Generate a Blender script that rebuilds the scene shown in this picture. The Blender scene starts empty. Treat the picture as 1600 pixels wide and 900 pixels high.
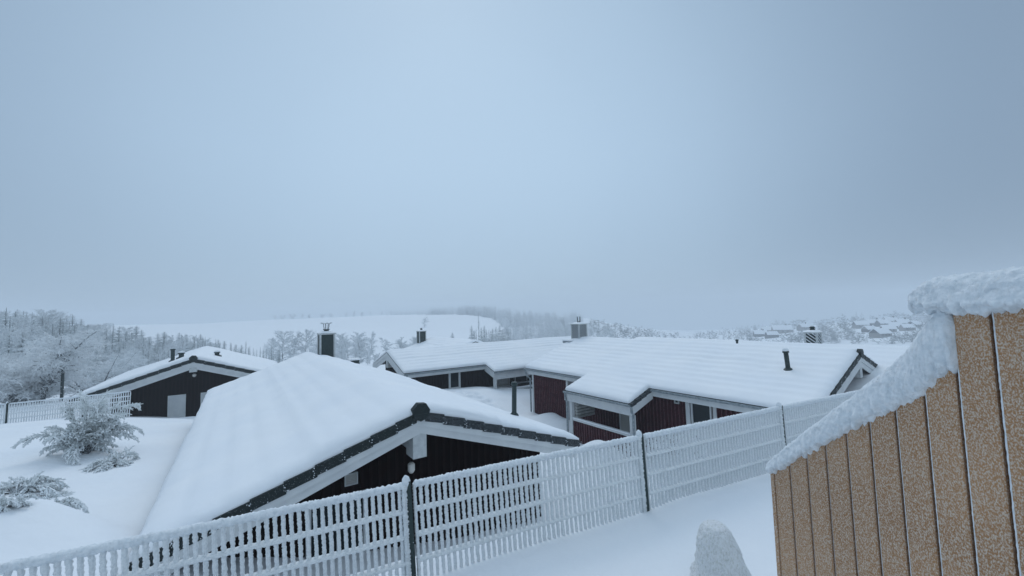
import bpy, math, random
import numpy as np
from mathutils import Vector, Matrix, noise
R = math.radians
random.seed(7); np.random.seed(7)
scene = bpy.context.scene
COL = scene.collection

# ------------------------------------------------------------------ camera
F_PX, PITCH, ROLL = 625.0, .064, .029
cam_d = bpy.data.cameras.new('camera'); cam = bpy.data.objects.new('camera', cam_d); COL.objects.link(cam)
cam_d.sensor_width = 36; cam_d.lens = 36*F_PX/1600; cam_d.clip_start = .05; cam_d.clip_end = 6000
_fw = np.array([0, math.cos(PITCH), math.sin(PITCH)]); _up0 = np.array([0, -math.sin(PITCH), math.cos(PITCH)]); _rt0 = np.array([1., 0, 0])
_rt = _rt0*math.cos(ROLL) - _up0*math.sin(ROLL); _up = _up0*math.cos(ROLL) + _rt0*math.sin(ROLL)
cam.matrix_world = Matrix([[_rt[i], _up[i], -_fw[i], 0] for i in range(3)] + [[0, 0, 0, 1]])
scene.camera = cam

# ------------------------------------------------------------------ world: overcast sky
SUN_EL, SUN_AZ = R(50), R(-12); ZENITH = 2.0          # azimuth from +Y towards +X
world = bpy.data.worlds.new('World'); scene.world = world; world.use_nodes = True
nt = world.node_tree; nt.nodes.clear()
def N_(t, **k):
    n = nt.nodes.new(t)
    for a, b in k.items(): setattr(n, a, b)
    return n
def L_(a, b): nt.links.new(a, b)
wo = N_('ShaderNodeOutputWorld'); bg = N_('ShaderNodeBackground'); bg.inputs['Strength'].default_value = .1
sky = N_('ShaderNodeTexSky', sky_type='NISHITA'); sky.sun_disc = False; sky.sun_elevation = SUN_EL; sky.sun_rotation = SUN_AZ
tc = N_('ShaderNodeTexCoord')
dv = (math.sin(R(-9))*math.cos(R(15)), math.cos(R(-9))*math.cos(R(15)), math.sin(R(15)))
dot = N_('ShaderNodeVectorMath', operation='DOT_PRODUCT'); dot.inputs[1].default_value = dv
L_(tc.outputs['Generated'], dot.inputs[0])
ns = N_('ShaderNodeTexNoise'); ns.inputs['Scale'].default_value = 1.3; ns.inputs['Detail'].default_value = 2
L_(tc.outputs['Generated'], ns.inputs['Vector'])
nadd = N_('ShaderNodeMath', operation='MULTIPLY_ADD'); nadd.inputs[1].default_value = .10; L_(ns.outputs[0], nadd.inputs[0]); L_(dot.outputs['Value'], nadd.inputs[2])
ramp = N_('ShaderNodeValToRGB'); cr = ramp.color_ramp; cr.interpolation = 'B_SPLINE'
cr.elements[0].position = 0.0; cr.elements[0].color = (.40, .50, .60, 1)
cr.elements[1].position = 1.0; cr.elements[1].color = (.475, .645, .82, 1)
for p, c in ((.16, (.34, .43, .53, 1)), (.45, (.215, .305, .42, 1)), (.62, (.243, .347, .475, 1)), (.80, (.375, .52, .68, 1)), (.93, (.445, .61, .785, 1))):
    e = cr.elements.new(p); e.color = c
shift = N_('ShaderNodeMath', operation='SUBTRACT'); shift.inputs[1].default_value = .05
L_(nadd.outputs[0], shift.inputs[0]); L_(shift.outputs[0], ramp.inputs['Fac'])
sc = N_('ShaderNodeMix', data_type='RGBA', blend_type='MULTIPLY'); sc.inputs[0].default_value = 1
L_(ramp.outputs['Color'], sc.inputs[6]); sc.inputs[7].default_value = (10, 10, 10, 1)
# the fog bank low down over the valley is a little darker than the cloud above it
sep = N_('ShaderNodeSeparateXYZ'); L_(tc.outputs['Generated'], sep.inputs[0])
lo = N_('ShaderNodeMapRange'); lo.inputs['From Min'].default_value = 0; lo.inputs['From Max'].default_value = .38
lo.inputs['To Min'].default_value = .86; lo.inputs['To Max'].default_value = 1; lo.interpolation_type = 'SMOOTHSTEP'; L_(sep.outputs['Z'], lo.inputs['Value'])
sc2 = N_('ShaderNodeVectorMath', operation='SCALE'); hi = N_('ShaderNodeMapRange'); hi.inputs['From Min'].default_value = .66; hi.inputs['From Max'].default_value = .95
hi.inputs['To Min'].default_value = 1; hi.inputs['To Max'].default_value = ZENITH; hi.interpolation_type = 'SMOOTHSTEP'; L_(sep.outputs['Z'], hi.inputs['Value'])
lh = N_('ShaderNodeMath', operation='MULTIPLY'); L_(lo.outputs[0], lh.inputs[0]); L_(hi.outputs[0], lh.inputs[1])
L_(sc.outputs[2], sc2.inputs[0]); L_(lh.outputs[0], sc2.inputs['Scale'])   # an overcast sky is brightest overhead
mx = N_('ShaderNodeMix', data_type='RGBA'); mx.inputs[0].default_value = .93
L_(sky.outputs['Color'], mx.inputs[6]); L_(sc2.outputs[0], mx.inputs[7])
L_(mx.outputs[2], bg.inputs['Color']); L_(bg.outputs[0], wo.inputs['Surface'])

sun_d = bpy.data.lights.new('sun', 'SUN'); sun = bpy.data.objects.new('sun', sun_d); COL.objects.link(sun)
sun_d.energy = .7; sun_d.angle = R(35); sun_d.color = (1, .97, .93)
sd = Vector((math.sin(SUN_AZ)*math.cos(SUN_EL), math.cos(SUN_AZ)*math.cos(SUN_EL), math.sin(SUN_EL)))
sun.rotation_euler = sd.to_track_quat('Z', 'Y').to_euler(); sun.location = (0, 0, 40)
scene.render.engine = 'CYCLES'
vs = scene.view_settings; vs.view_transform = 'Standard'; vs.look = 'None'; vs.exposure = 0.0; vs.gamma = 1; vs.use_curve_mapping = False
try: scene.cycles.volume_bounces = 1; scene.cycles.max_bounces = 6; scene.cycles.volume_step_rate = 5
except Exception: pass

# ------------------------------------------------------------------ materials
MATS = {}
def mat(name, base, rough=.8, spec=.3, metallic=0, bump=(), speck=None, topsnow=None, var=None):
    """bump: list of (scale, strength, distance, detail); speck: (scale, thresh_lo, thresh_hi, colour) frost grains;
    topsnow: (colour, lo, hi) snow lying on upward faces; var: (scale, colour2)"""
    if name in MATS: return MATS[name]
    m = bpy.data.materials.new(name); m.use_nodes = True; t = m.node_tree; n = t.nodes; l = t.links
    b = n['Principled BSDF']; b.inputs['Roughness'].default_value = rough; b.inputs['Specular IOR Level'].default_value = spec
    b.inputs['Metallic'].default_value = metallic
    co = n.new('ShaderNodeTexCoord'); src = None
    rgb = n.new('ShaderNodeRGB'); rgb.outputs[0].default_value = (*base, 1); src = rgb.outputs[0]
    def mixc(fac, col):
        nonlocal src
        x = n.new('ShaderNodeMix'); x.data_type = 'RGBA'; l.new(fac, x.inputs[0]); l.new(src, x.inputs[6]); x.inputs[7].default_value = (*col, 1); src = x.outputs[2]
    if var:
        q = n.new('ShaderNodeTexNoise'); q.inputs['Scale'].default_value = var[0]; q.inputs['Detail'].default_value = 4; l.new(co.outputs['Object'], q.inputs['Vector'])
        r_ = n.new('ShaderNodeMapRange'); r_.inputs['From Min'].default_value = .35; r_.inputs['From Max'].default_value = .65; l.new(q.outputs[0], r_.inputs['Value'])
        mixc(r_.outputs[0], var[1])
    if topsnow:
        g = n.new('ShaderNodeNewGeometry'); s_ = n.new('ShaderNodeSeparateXYZ'); l.new(g.outputs['Normal'], s_.inputs[0])
        r_ = n.new('ShaderNodeMapRange'); r_.inputs['From Min'].default_value = topsnow[1]; r_.inputs['From Max'].default_value = topsnow[2]; l.new(s_.outputs['Z'], r_.inputs['Value'])
        mixc(r_.outputs[0], topsnow[0])
    if speck:
        mp = n.new('ShaderNodeMapping'); l.new(co.outputs['Object'], mp.inputs[0])
        if len(speck) > 4: mp.inputs['Scale'].default_value = speck[4]
        q = n.new('ShaderNodeTexNoise'); q.inputs['Scale'].default_value = speck[0]; q.inputs['Detail'].default_value = 2; l.new(mp.outputs[0], q.inputs['Vector'])
        r_ = n.new('ShaderNodeMapRange'); r_.inputs['From Min'].default_value = speck[1]; r_.inputs['From Max'].default_value = speck[2]; l.new(q.outputs[0], r_.inputs['Value'])
        mixc(r_.outputs[0], speck[3])
    l.new(src, b.inputs['Base Color'])
    prev = None
    for (s, st, d, det) in bump:
        q = n.new('ShaderNodeTexNoise'); q.inputs['Scale'].default_value = s; q.inputs['Detail'].default_value = det; l.new(co.outputs['Object'], q.inputs['Vector'])
        bu = n.new('ShaderNodeBump'); bu.inputs['Strength'].default_value = st; bu.inputs['Distance'].default_value = d; l.new(q.outputs[0], bu.inputs['Height'])
        if prev: l.new(prev, bu.inputs['Normal'])
        prev = bu.outputs[0]
    if prev: l.new(prev, b.inputs['Normal'])
    MATS[name] = m; return m
SNOW = mat('snow', (.84, .87, .90), .75, .2, bump=((1.4, .45, .12, 3), (7, .45, .025, 3), (40, .5, .006, 2)), var=(.6, (.80, .84, .885)))
RSNOW = mat('roof_snow', (.85, .88, .91), .75, .2, bump=((3.0, .30, .03, 3), (45, .5, .006, 3)), var=(.8, (.81, .85, .895)))
RIME = mat('rime', (.80, .84, .875), .85, .15, bump=((70, .9, .008, 3),), var=(40, (.66, .72, .765)))
RIMEF = mat('fence_rime', (.85, .88, .90), .85, .15, bump=((160, 1, .004, 2),), var=(90, (.70, .75, .78)))
FIELD = mat('far_snow', (.86, .89, .92), .9, .1, var=(.01, (.79, .83, .88)))
MAROON = mat('maroon_boards', (.048, .007, .011), .85, .10, var=(5, (.030, .005, .008)), speck=(60, .66, .72, (.30, .24, .25)))
BATM = mat('frosted_batten', (.10, .035, .042), .85, .1, var=(4, (.05, .012, .017)), speck=(90, .58, .70, (.30, .25, .27)))
BATD = mat('dark_batten', (.012, .005, .005), .85, .1, var=(4, (.010, .005, .005)))
DARKRED = mat('dark_boards', (.010, .0035, .0035), .9, .06, var=(5, (.006, .003, .003)), speck=(70, .74, .80, (.08, .05, .05)))
WHITE = mat('white_paint', (.62, .65, .66), .6, .3, var=(3, (.55, .58, .60)), bump=((30, .2, .003, 2),))
WEATHER = mat('weathered_white_paint', (.56, .59, .60), .7, .3, var=(9, (.43, .46, .47)), bump=((40, .3, .003, 3),))
TILE = mat('dark_tile', (.010, .018, .019), .6, .3, bump=((60, .4, .003, 2),), speck=(95, .66, .71, (.45, .5, .54)))
TILEF = mat('frosted_tile', (.012, .017, .020), .7, .3, bump=((60, .4, .003, 2),), speck=(130, .60, .66, (.45, .5, .55)))
GREENM = mat('dark_green_metal', (.008, .026, .026), .45, .5, speck=(80, .70, .76, (.5, .55, .6)))
SLATE = mat('frosted_slate', (.030, .038, .038), .7, .2, var=(7, (.055, .065, .065)))
GUTTER = mat('grey_gutter', (.16, .20, .22), .5, .5, var=(12, (.30, .34, .37)))
STEEL = mat('weathered_steel', (.16, .18, .19), .45, .5, metallic=.6, speck=(60, .55, .65, (.6, .65, .7)))
GLASS = mat('window_glass', (.006, .013, .017), .10, .22)
CONC = mat('pale_render', (.34, .35, .34), .85, .2, var=(6, (.48, .50, .50)))
GREYP = mat('grey_plastic', (.45, .46, .44), .6, .3)
BULB = mat('lamp_glass', (.75, .74, .70), .4, .4)
BARK = mat('bark', (.035, .032, .032), .9, .1, topsnow=((.80, .84, .87), .15, .55), speck=(30, .45, .60, (.42, .46, .49)))
TWIG = mat('frosted_twig', (.70, .74, .76), .9, .1, topsnow=((.84, .87, .90), .05, .55))
NEEDLE = mat('frosted_needle', (.50, .55, .56), .9, .1, topsnow=((.82, .86, .89), .0, .6))
FORM = mat('frosted_forest', (.64, .68, .70), .9, .1, topsnow=((.84, .87, .90), .0, .6))
WOOD = mat('frosted_wood', (.15, .18, .19), .9, .1, topsnow=((.72, .76, .79), .3, .9))
JUNIP = mat('frosted_juniper', (.72, .76, .76), .9, .1, topsnow=((.80, .84, .87), -.2, .5))
VWALL = mat('village_wall', (.22, .21, .20), .9, .1)
VDARK = mat('village_dark', (.03, .03, .035), .8, .1)

# ------------------------------------------------------------------ helpers
def link(o, parent=None):
    COL.objects.link(o)
    if parent is not None: o.parent = parent
    return o
def tag(o, label=None, cat=None, group=None, kind=None):
    for k, v in (('label', label), ('category', cat), ('group', group), ('kind', kind)):
        if v: o[k] = v
    return o
def empty(name, loc, rz=0, label=None, cat=None, group=None):
    o = bpy.data.objects.new(name, None); link(o); o.location = loc; o.rotation_euler = (0, 0, rz); o.empty_display_size = .2
    return tag(o, label, cat, group)
class MB:
    def __init__(s): s.v = []; s.f = []; s.m = []; s.mats = []
    def mi(s, m):
        if m not in s.mats: s.mats.append(m)
        return s.mats.index(m)
    def add(s, vs, fs, m):
        k = len(s.v); i = s.mi(m); s.v += [tuple(v) for v in vs]; s.f += [tuple(k+a for a in f) for f in fs]; s.m += [i]*len(fs)
    def box(s, x0, x1, y0, y1, z0, z1, m):
        s.add([(x0,y0,z0),(x1,y0,z0),(x1,y1,z0),(x0,y1,z0),(x0,y0,z1),(x1,y0,z1),(x1,y1,z1),(x0,y1,z1)],
              [(0,3,2,1),(4,5,6,7),(0,1,5,4),(1,2,6,5),(2,3,7,6),(3,0,4,7)], m)
    def prism(s, poly, axis, a, b, m):
        """poly in the two other axes, extruded along axis from a to b"""
        n = len(poly); vs = []
        for t in (a, b):
            for (p, q) in poly: vs.append({'x': (t, p, q), 'y': (p, t, q), 'z': (p, q, t)}[axis])
        s.add(vs, [tuple(range(n))[::-1], tuple(range(n, 2*n))] + [(i, (i+1) % n, n+(i+1) % n, n+i) for i in range(n)], m)
    def tube(s, pts, rad, m, n=8, cap=True):
        pts = [Vector(p) for p in pts]; rad = rad if isinstance(rad, (list, tuple)) else [rad]*len(pts); rings = []
        ref = None; vs = []
        for i, p in enumerate(pts):
            d = (pts[min(i+1, len(pts)-1)] - pts[max(i-1, 0)]).normalized()
            if ref is None: ref = d.orthogonal().normalized()
            ref = (ref - d*ref.dot(d)).normalized(); w = d.cross(ref)
            for k in range(n):
                a = 2*math.pi*k/n; vs.append(p + (ref*math.cos(a) + w*math.sin(a))*rad[i])
        fs = [(i*n+k, i*n+(k+1) % n, (i+1)*n+(k+1) % n, (i+1)*n+k) for i in range(len(pts)-1) for k in range(n)]
        if cap: fs += [tuple(range(n))[::-1], tuple(range((len(pts)-1)*n, len(pts)*n))]
        s.add(vs, fs, m)
    def build(s, name, parent=None, smooth=False):
        me = bpy.data.meshes.new(name); me.from_pydata(s.v, [], s.f)
        for m in s.mats: me.materials.append(m)
        me.polygons.foreach_set('material_index', s.m)
        if smooth: me.polygons.foreach_set('use_smooth', [True]*len(s.f))
        me.update(); o = bpy.data.objects.new(name, me); return link(o, parent)
def grid_mesh(name, V, nx, ny, m, parent=None, closed_u=False, smooth=True):
    """V array (nx, ny, 3)"""
    idx = np.arange(nx*ny).reshape(nx, ny)
    if closed_u:
        a = idx[:-1, :]; b = idx[1:, :]; F = np.stack([a, b, np.roll(b, -1, 1), np.roll(a, -1, 1)], -1).reshape(-1, 4)
    else:
        F = np.stack([idx[:-1, :-1], idx[1:, :-1], idx[1:, 1:], idx[:-1, 1:]], -1).reshape(-1, 4)
    me = bpy.data.meshes.new(name); me.from_pydata(V.reshape(-1, 3).tolist(), [], F.tolist()); me.materials.append(m)
    me.polygons.foreach_set('use_smooth', [smooth]*len(me.polygons)); me.update()
    return link(bpy.data.objects.new(name, me), parent)
def fnoise(x, y, z=0.): return noise.noise(Vector((x, y, z)))
def smooth01(t): t = np.clip(t, 0, 1); return t*t*(3-2*t)
# smooth vectorised value noise for the terrain
_tab = np.random.rand(256, 256)*2-1
def vnoise(x, y, s):
    x = np.asarray(x)/s + 1000.3; y = np.asarray(y)/s + 1000.7; xi = np.floor(x).astype(int); yi = np.floor(y).astype(int)
    u = x-xi; v = y-yi; u = u*u*(3-2*u); v = v*v*(3-2*v); g = lambda a, b: _tab[a % 256, b % 256]
    return (g(xi, yi)*(1-u)+g(xi+1, yi)*u)*(1-v) + (g(xi, yi+1)*(1-u)+g(xi+1, yi+1)*u)*v

# ------------------------------------------------------------------ ground
CT = np.array([(-6,-4,-2.1),(0,-4,-2.11),(6,-4,-2.11),(-3,1.0,-2.11),(0,1.5,-2.11),(3,2,-2.11),(-3,2.3,-2.11),(-.9,3.3,-2.11),(.3,3.9,-2.11),(1.3,4.4,-2.12),(3.4,5.3,-2.10),(5.6,6.3,-2.15),(9,6,-2.3),
 (-5,2.4,-2.15),(-8,2,-2.2),(-6,4.4,-2.12),(-9,4,-2.2),(-4.6,4.2,-2.45),(-5.4,5.8,-2.85),(-7,8,-2.95),(-8.2,7,-2.75),(-9,10.5,-3.05),(-9.5,7.5,-2.75),(-13,8,-2.8),(-12,12,-3.15),(-13,15.5,-3.72),(-14.5,16.5,-3.85),(-10,16,-4.0),
 (-21,16.5,-3.9),(-18.5,17.6,-3.85),(-17,15,-3.55),(-25,15,-3.8),(-18,19.5,-4.5),(-14,20,-4.9),(-17.5,22,-5.1),(-24,23,-4.9),(-30,28,-5.0),(-32,18,-4.2),(-22,30,-5.6),(-10,20,-5.0),(-9,26,-5.2),
 (-1.8,6.6,-3.85),(.5,6.5,-3.75),(1.6,5.6,-3.0),(-2.8,5.0,-3.35),(-.5,4.7,-2.7),(2,8,-4.0),(4.5,7.4,-3.3),(4,10.5,-4.6),(7,9.5,-4.2),(10,9,-4.0),(2.2,12.5,-4.9),(5,14,-5.4),(1,10,-4.6),(8,11.5,-5.0),(4.5,17,-5.6),(12,14,-5.2),
 (-4,14,-4.5),(-5,19,-4.3),(-2,17,-4.9),(0,19.5,-5.5),(-1.5,21,-4.75),(-3.5,21.5,-4.15),(-1.5,23.5,-4.35),(.1,24.3,-4.65),(1.3,22.6,-5.45),(-5.2,20.6,-3.9),(2,26,-4.9),(-6,24,-4.4),(10,22,-5.6),(18,14,-5),(0,34,-6),(14,30,-7),(-12,34,-6.5),(26,24,-7),(-30,34,-6.6)])
def rbf_fit(P):
    d = np.hypot(P[:, None, 0]-P[None, :, 0], P[:, None, 1]-P[None, :, 1]); n = len(P)
    A = np.zeros((n+3, n+3)); A[:n, :n] = d + np.eye(n)*(-.06); A[:n, n] = 1; A[:n, n+1:] = P[:, :2]; A[n:, :n] = A[:n, n:].T
    return np.linalg.solve(A, np.concatenate([P[:, 2], [0, 0, 0]]))
_w = rbf_fit(CT)
HUMPS = [(2.9, 14.6, .75, .9, .45), (1.75, 20.6, .5, 1.0, .8), (2.5, 19.6, .35, .9, .7), (-5.9, 5.05, .34, .9, .6), (-10.2, 9.3, .22, 1.3, 1.0), (-16, 20.6, .15, 1, .5)]
def near_z(x, y):
    x = np.asarray(x, float); y = np.asarray(y, float); sh = x.shape; xf = x.ravel(); yf = y.ravel(); z = np.empty_like(xf)
    for i in range(0, len(xf), 20000):
        a = xf[i:i+20000]; b = yf[i:i+20000]; d = np.hypot(a[:, None]-CT[None, :, 0], b[:, None]-CT[None, :, 1])
        z[i:i+20000] = d@_w[:-3] + _w[-3] + _w[-2]*a + _w[-1]*b
    z = z.reshape(sh)
    for (hx, hy, hh, sx, sy) in HUMPS: z = z + hh*np.exp(-((x-hx)/sx)**2-((y-hy)/sy)**2)
    sd_ = (y-3.76-.469*x)*.905; b = smooth01((sd_+.15)/1.5); b = np.maximum(b, smooth01((-3.4-x)/2)); z = (-2.115+.02*vnoise(x, y, 1.1))*(1-b) + np.where(y > -5, z, -2.1)*b
    z = z + (.05*vnoise(x, y, 1.7)+.022*vnoise(x+7, y, .62))*smooth01((y-4.5-.45*x)/3) + .012*vnoise(x, y, .5)
    return z
FT  = [-2.2, -1.28, -.8, -.56, -.32, -.1, .0, .07, .125, .18, .30, .44, .60, .80, 1.02, 1.6]
FCR = [.01, .004, -.002, .001, .0075, .002, -.010, -.022, -.030, -.016, -.042, -.066, -.066, -.047, -.043, -.04]     # crest height / distance
FRC = [300, 300, 380, 420, 420, 400, 380, 360, 350, 400, 420, 430, 420, 410, 400, 400]
FV  = [-11, -11, -12, -13, -14, -15, -16, -17, -18, -20, -24, -28, -26, -22, -19, -19]                       # valley floor
FRV = [120, 120, 130, 135, 140, 150, 150, 160, 170, 200, 220, 220, 200, 180, 160, 160]
def far_z(x, y):
    yy = np.maximum(y, 1.); t = np.where(y > 1, x/yy, np.sign(x)*2.2); t = np.clip(t, -2.2, 1.6)
    cr_, rc, v, rv = (np.interp(t, FT, a) for a in (FCR, FRC, FV, FRV))
    r = np.maximum(y, np.hypot(x, y)*.35)      # distance measured along the view axis
    up = smooth01((r-rv)/(rc-rv)); z1 = -5.5 + (v+5.5)*smooth01((r-30)/(rv-30)); zc = cr_*rc
    z = z1*(1-up) + zc*up
    z = np.where(r > rc, zc - (r-rc)*.05, z)
    return z + 1.0*vnoise(x, y, 45)*smooth01((r-60)/80) + .35*vnoise(x, y, 14)*smooth01((r-60)/80)
def ground_z(x, y):
    x = np.asarray(x, float); y = np.asarray(y, float); b = smooth01((np.maximum(y, np.abs(x)*.8)-30)/16)
    nz = near_z(np.clip(x, -34, 28), np.clip(y, -6, 36))
    return nz*(1-b) + far_z(x, y)*b
def grow(a, b, s0, k):
    out = [a]; s = s0
    while out[-1] < b: out.append(out[-1]+s); s *= k
    return out
xs = np.array([-v for v in grow(34, 1800, .6, 1.05)][::-1] + list(np.arange(-33.5, -12, .4)) + list(np.arange(-12, -6, .16)) + list(np.arange(-6, 3, .09)) + list(np.arange(3, 8, .2)) + list(np.arange(8, 28, .5)) + grow(28, 1500, .6, 1.045))
ys = np.array([-300, -150, -60, -25, -12] + list(np.arange(-6, 1, .5)) + list(np.arange(1, 13, .16)) + list(np.arange(13, 19.5, .22)) + list(np.arange(19.5, 25, .09)) + list(np.arange(25, 36, .4)) + grow(36, 1500, .6, 1.035))
GX, GY = np.meshgrid(xs, ys, indexing='ij'); GZ = ground_z(GX, GY)
def un(px, py, Y=1.):
    d = _fw*F_PX + _rt*(px-800) - _up*(py-450); return d*(Y/d[1])
# animal tracks across the bank before the middle house
trk = [(718,611),(724,614),(733,613),(739,618),(746,621),(752,620),(757,627),(762,631),(768,633),(773,637),(779,640),(784,646),(790,645),(732,618),(745,615),(765,626)]
for (px, py) in trk:
    Y = 10.
    for _ in range(400):
        p = un(px, py, Y)
        if p[2] < float(ground_z(p[0], p[1])): break
        Y += .05
    GZ -= .19*np.exp(-(((GX-p[0])/.17)**2+((GY-p[1])/.16)**2))
tag(grid_mesh('ground', np.stack([GX, GY, GZ], -1), len(xs), len(ys), SNOW), kind='structure', label='snow covered ground falling away to the valley and the far hills')
def hit(px, py, Y0=40., Y1=900.):
    Ys = np.geomspace(Y0, Y1, 900); P = np.array([un(px, py, Y) for Y in Ys]); g = ground_z(P[:, 0], P[:, 1]); b = np.nonzero(P[:, 2] <= g)[0]
    if len(b) == 0: return None
    i = b[0]; return (P[i, 0], P[i, 1], float(g[i]))

# ------------------------------------------------------------------ houses
PHI = .597; DV = np.array([-math.sin(PHI), math.cos(PHI), 0]); NV = np.array([math.cos(PHI), math.sin(PHI), 0])
class House:
    def __init__(s, name, R1, zg, rz, H, L, w, drop, label, cat='house', ext=None, snow_t=.14, x_in=.8, wy=None, group=None):
        s.e = empty(name, (R1[0], R1[1], zg), rz, label, cat, group); s.H = R1[2]-zg; s.zg = zg; s.L = L; s.w = w; s.k = drop/w; s.ext = ext; s.x_in = x_in; s.wy = wy or w-.5; s.t = snow_t
    def top(s, y): return s.H - s.k*abs(y)
    def Z(s, zw): return zw - s.zg
    def roof(s, ripple=.006, tile=TILE, d=.12, course=.36, ridge_r=.35):
        k = MB()
        for sg in (1, -1):
            w = s.w
            poly = [(0, s.H), (sg*w, s.top(w)), (sg*w, s.top(w)-d), (0, s.H-d)]
            k.prism(poly, 'x', .03, s.L-.03, tile)
        if s.ext:
            (a, b, e, sg) = s.ext
            k.prism([(sg*(s.w-.002), s.top(s.w)), (sg*(s.w+e), s.top(s.w+e)), (sg*(s.w+e), s.top(s.w+e)-d), (sg*(s.w-.002), s.top(s.w)-d)], 'x', a, b, tile)
        rf = k.build('roof', s.e); s.rf = rf
        # snow blanket, a height field with rounded edges
        st = .07; Ls = np.arange(-.02, s.L+.03, st*1.6); e = s.ext[2] if s.ext else 0
        Wy = np.concatenate([-np.arange(s.w+.04+(e if s.ext and s.ext[3] < 0 else 0), 0, -st), np.arange(0, s.w+.04+(e if s.ext and s.ext[3] > 0 else 0), st)])
        X, Y = np.meshgrid(Ls, Wy, indexing='ij')
        wob = .025*vnoise(X*1.0+s.H*7, Y, .33)
        din = np.minimum(np.minimum(X+.02, s.L+.02-X), s.w+.04-np.abs(Y))
        if s.ext:
            (a, b, e, sg) = s.ext; d2 = np.minimum(np.minimum(X-a+.03, b+.03-X), np.minimum(s.w+e+.04-sg*Y, sg*Y+5)); din = np.maximum(din, d2)
        ok = din >= -1e-6
        prof = np.sqrt(np.clip(1-(1-np.clip((din+wob)/.32, 0, 1))**2, 0, 1))
        yy = np.abs(Y); sm = np.sqrt(Y**2+ridge_r**2*.25)-ridge_r*.25
        z = s.H - s.k*np.where(yy < 1.5, sm, yy) + .015 + s.t*(.25+.75*prof)
        z += (.018*vnoise(X+9, Y, .10)+.010*vnoise(X+9, Y, .05))*smooth01(1-din/.35)*(din > .03) + .02*vnoise(X+3, Y, .9) + .008*vnoise(X, Y+5, .21)
        ph = (yy/course) % 1.0; z += ripple*(np.minimum(ph/.75, (1-ph)/.25))*smooth01(din/.3)*(0.75+.5*vnoise(X, Y, 1.3))
        if hasattr(s, 'sag'): z += s.sag(X, Y)
        idx = -np.ones(X.shape, int); V = []; Fc = []
        cell = ok[:-1, :-1] & ok[1:, :-1] & ok[1:, 1:] & ok[:-1, 1:]
        use = np.zeros_like(ok); use[:-1, :-1] |= cell; use[1:, :-1] |= cell; use[1:, 1:] |= cell; use[:-1, 1:] |= cell
        idx[use] = np.arange(use.sum()); n = int(use.sum())
        top = np.stack([X[use], Y[use], z[use]], -1); bot = top.copy(); bot[:, 2] = s.H - s.k*np.abs(bot[:, 1]) + .003
        ci, cj = np.nonzero(cell)
        q = np.stack([idx[ci, cj], idx[ci+1, cj], idx[ci+1, cj+1], idx[ci, cj+1]], -1)
        Fc = q.tolist()
        cs = set(zip(ci.tolist(), cj.tolist()))
        for (i, j) in cs:
            for (di, dj, a, b) in ((-1, 0, (i, j+1), (i, j)), (1, 0, (i+1, j), (i+1, j+1)), (0, -1, (i, j), (i+1, j)), (0, 1, (i+1, j+1), (i, j+1))):
                if (i+di, j+dj) not in cs: Fc.append([idx[b], idx[a], idx[a]+n, idx[b]+n])
        me = bpy.data.meshes.new('roof_snow'); me.from_pydata(np.vstack([top, bot]).tolist(), [], Fc); me.materials.append(RSNOW)
        me.polygons.foreach_set('use_smooth', [True]*len(me.polygons)); me.update(); sn = link(bpy.data.objects.new('snow_blanket', me), rf)
        return rf
    def barge(s, x=0, out=.0, h=.33, tile_h=.13, tiles=True, pl=.42, tm=(TILE, TILE), m=WHITE, cap=.145, sides=(1, -1), name='bargeboard'):
        """white boards and a row of dark verge tiles along one gable edge; x is the edge, out = +-1 outward direction"""
        o = -1 if out <= 0 else 1
        for i, sg in enumerate(sides):
            w = s.w; b = MB(); t0 = tile_h-.005
            A = lambda y, dz: (sg*y, s.top(y)-dz)
            b.prism([A(0, t0), A(w, t0), A(w, t0+h*.48), A(0, t0+h*.48)], 'x', x, x+o*.045, m)
            b.prism([A(0, t0+h*.46), A(w-.03, t0+h*.46), A(w-.03, t0+h), A(0, t0+h)], 'x', x-o*.01, x+o*.022, m)
            b.build(name, s.e)
            if tiles:
                k = MB(); n = int(w*math.sqrt(1+s.k**2)/pl)+1; dy = w/n
                for j in range(n):
                    y0, y1 = j*dy+(.07 if j == 0 else 0), (j+1)*dy+.03; l0, l1 = .018, -.006
                    k.prism([A(y0, l0-.02), A(y1, l1-.02), A(y1, l1+tile_h), A(y0, l0+tile_h)], 'x', x-o*.10, x+o*(.055+.006*(j % 2)), tm[i if sg == 1 or len(sides) > 1 else 0])
                    # rime on the lip of each tile
                    for q in range(5):
                        yy = y1+random.uniform(-.02, .03); zz = random.uniform(-.01, tile_h)
                        r_ = random.uniform(.004, .010); Y_, Z_ = A(yy, zz); k.tube([(x+o*.05, Y_, Z_-r_), (x+o*.072, Y_, Z_), (x+o*.05, Y_, Z_+r_)], [r_*.4, r_, r_*.4], RIME, 5)
                    for q in range(2):
                        yy = random.uniform(y0, y1); r_ = random.uniform(.004, .010); Y_, Z_ = A(yy, tile_h+.004-.02*(yy-y0)/dy)
                        k.tube([(x+o*.04, Y_-.03, Z_-r_*.2), (x+o*.06, Y_, Z_), (x+o*.04, Y_+.03, Z_-r_*.2)], [r_*.4, r_, r_*.4], RIME, 5)
                k.build('verge_tiles', s.e)
        if tiles:
            k = MB(); k.tube([(x-o*.03, 0, s.H+.0), (x+o*.085, 0, s.H+.0)], cap, TILE, 7); k.build('ridge_cap', s.e)
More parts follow.
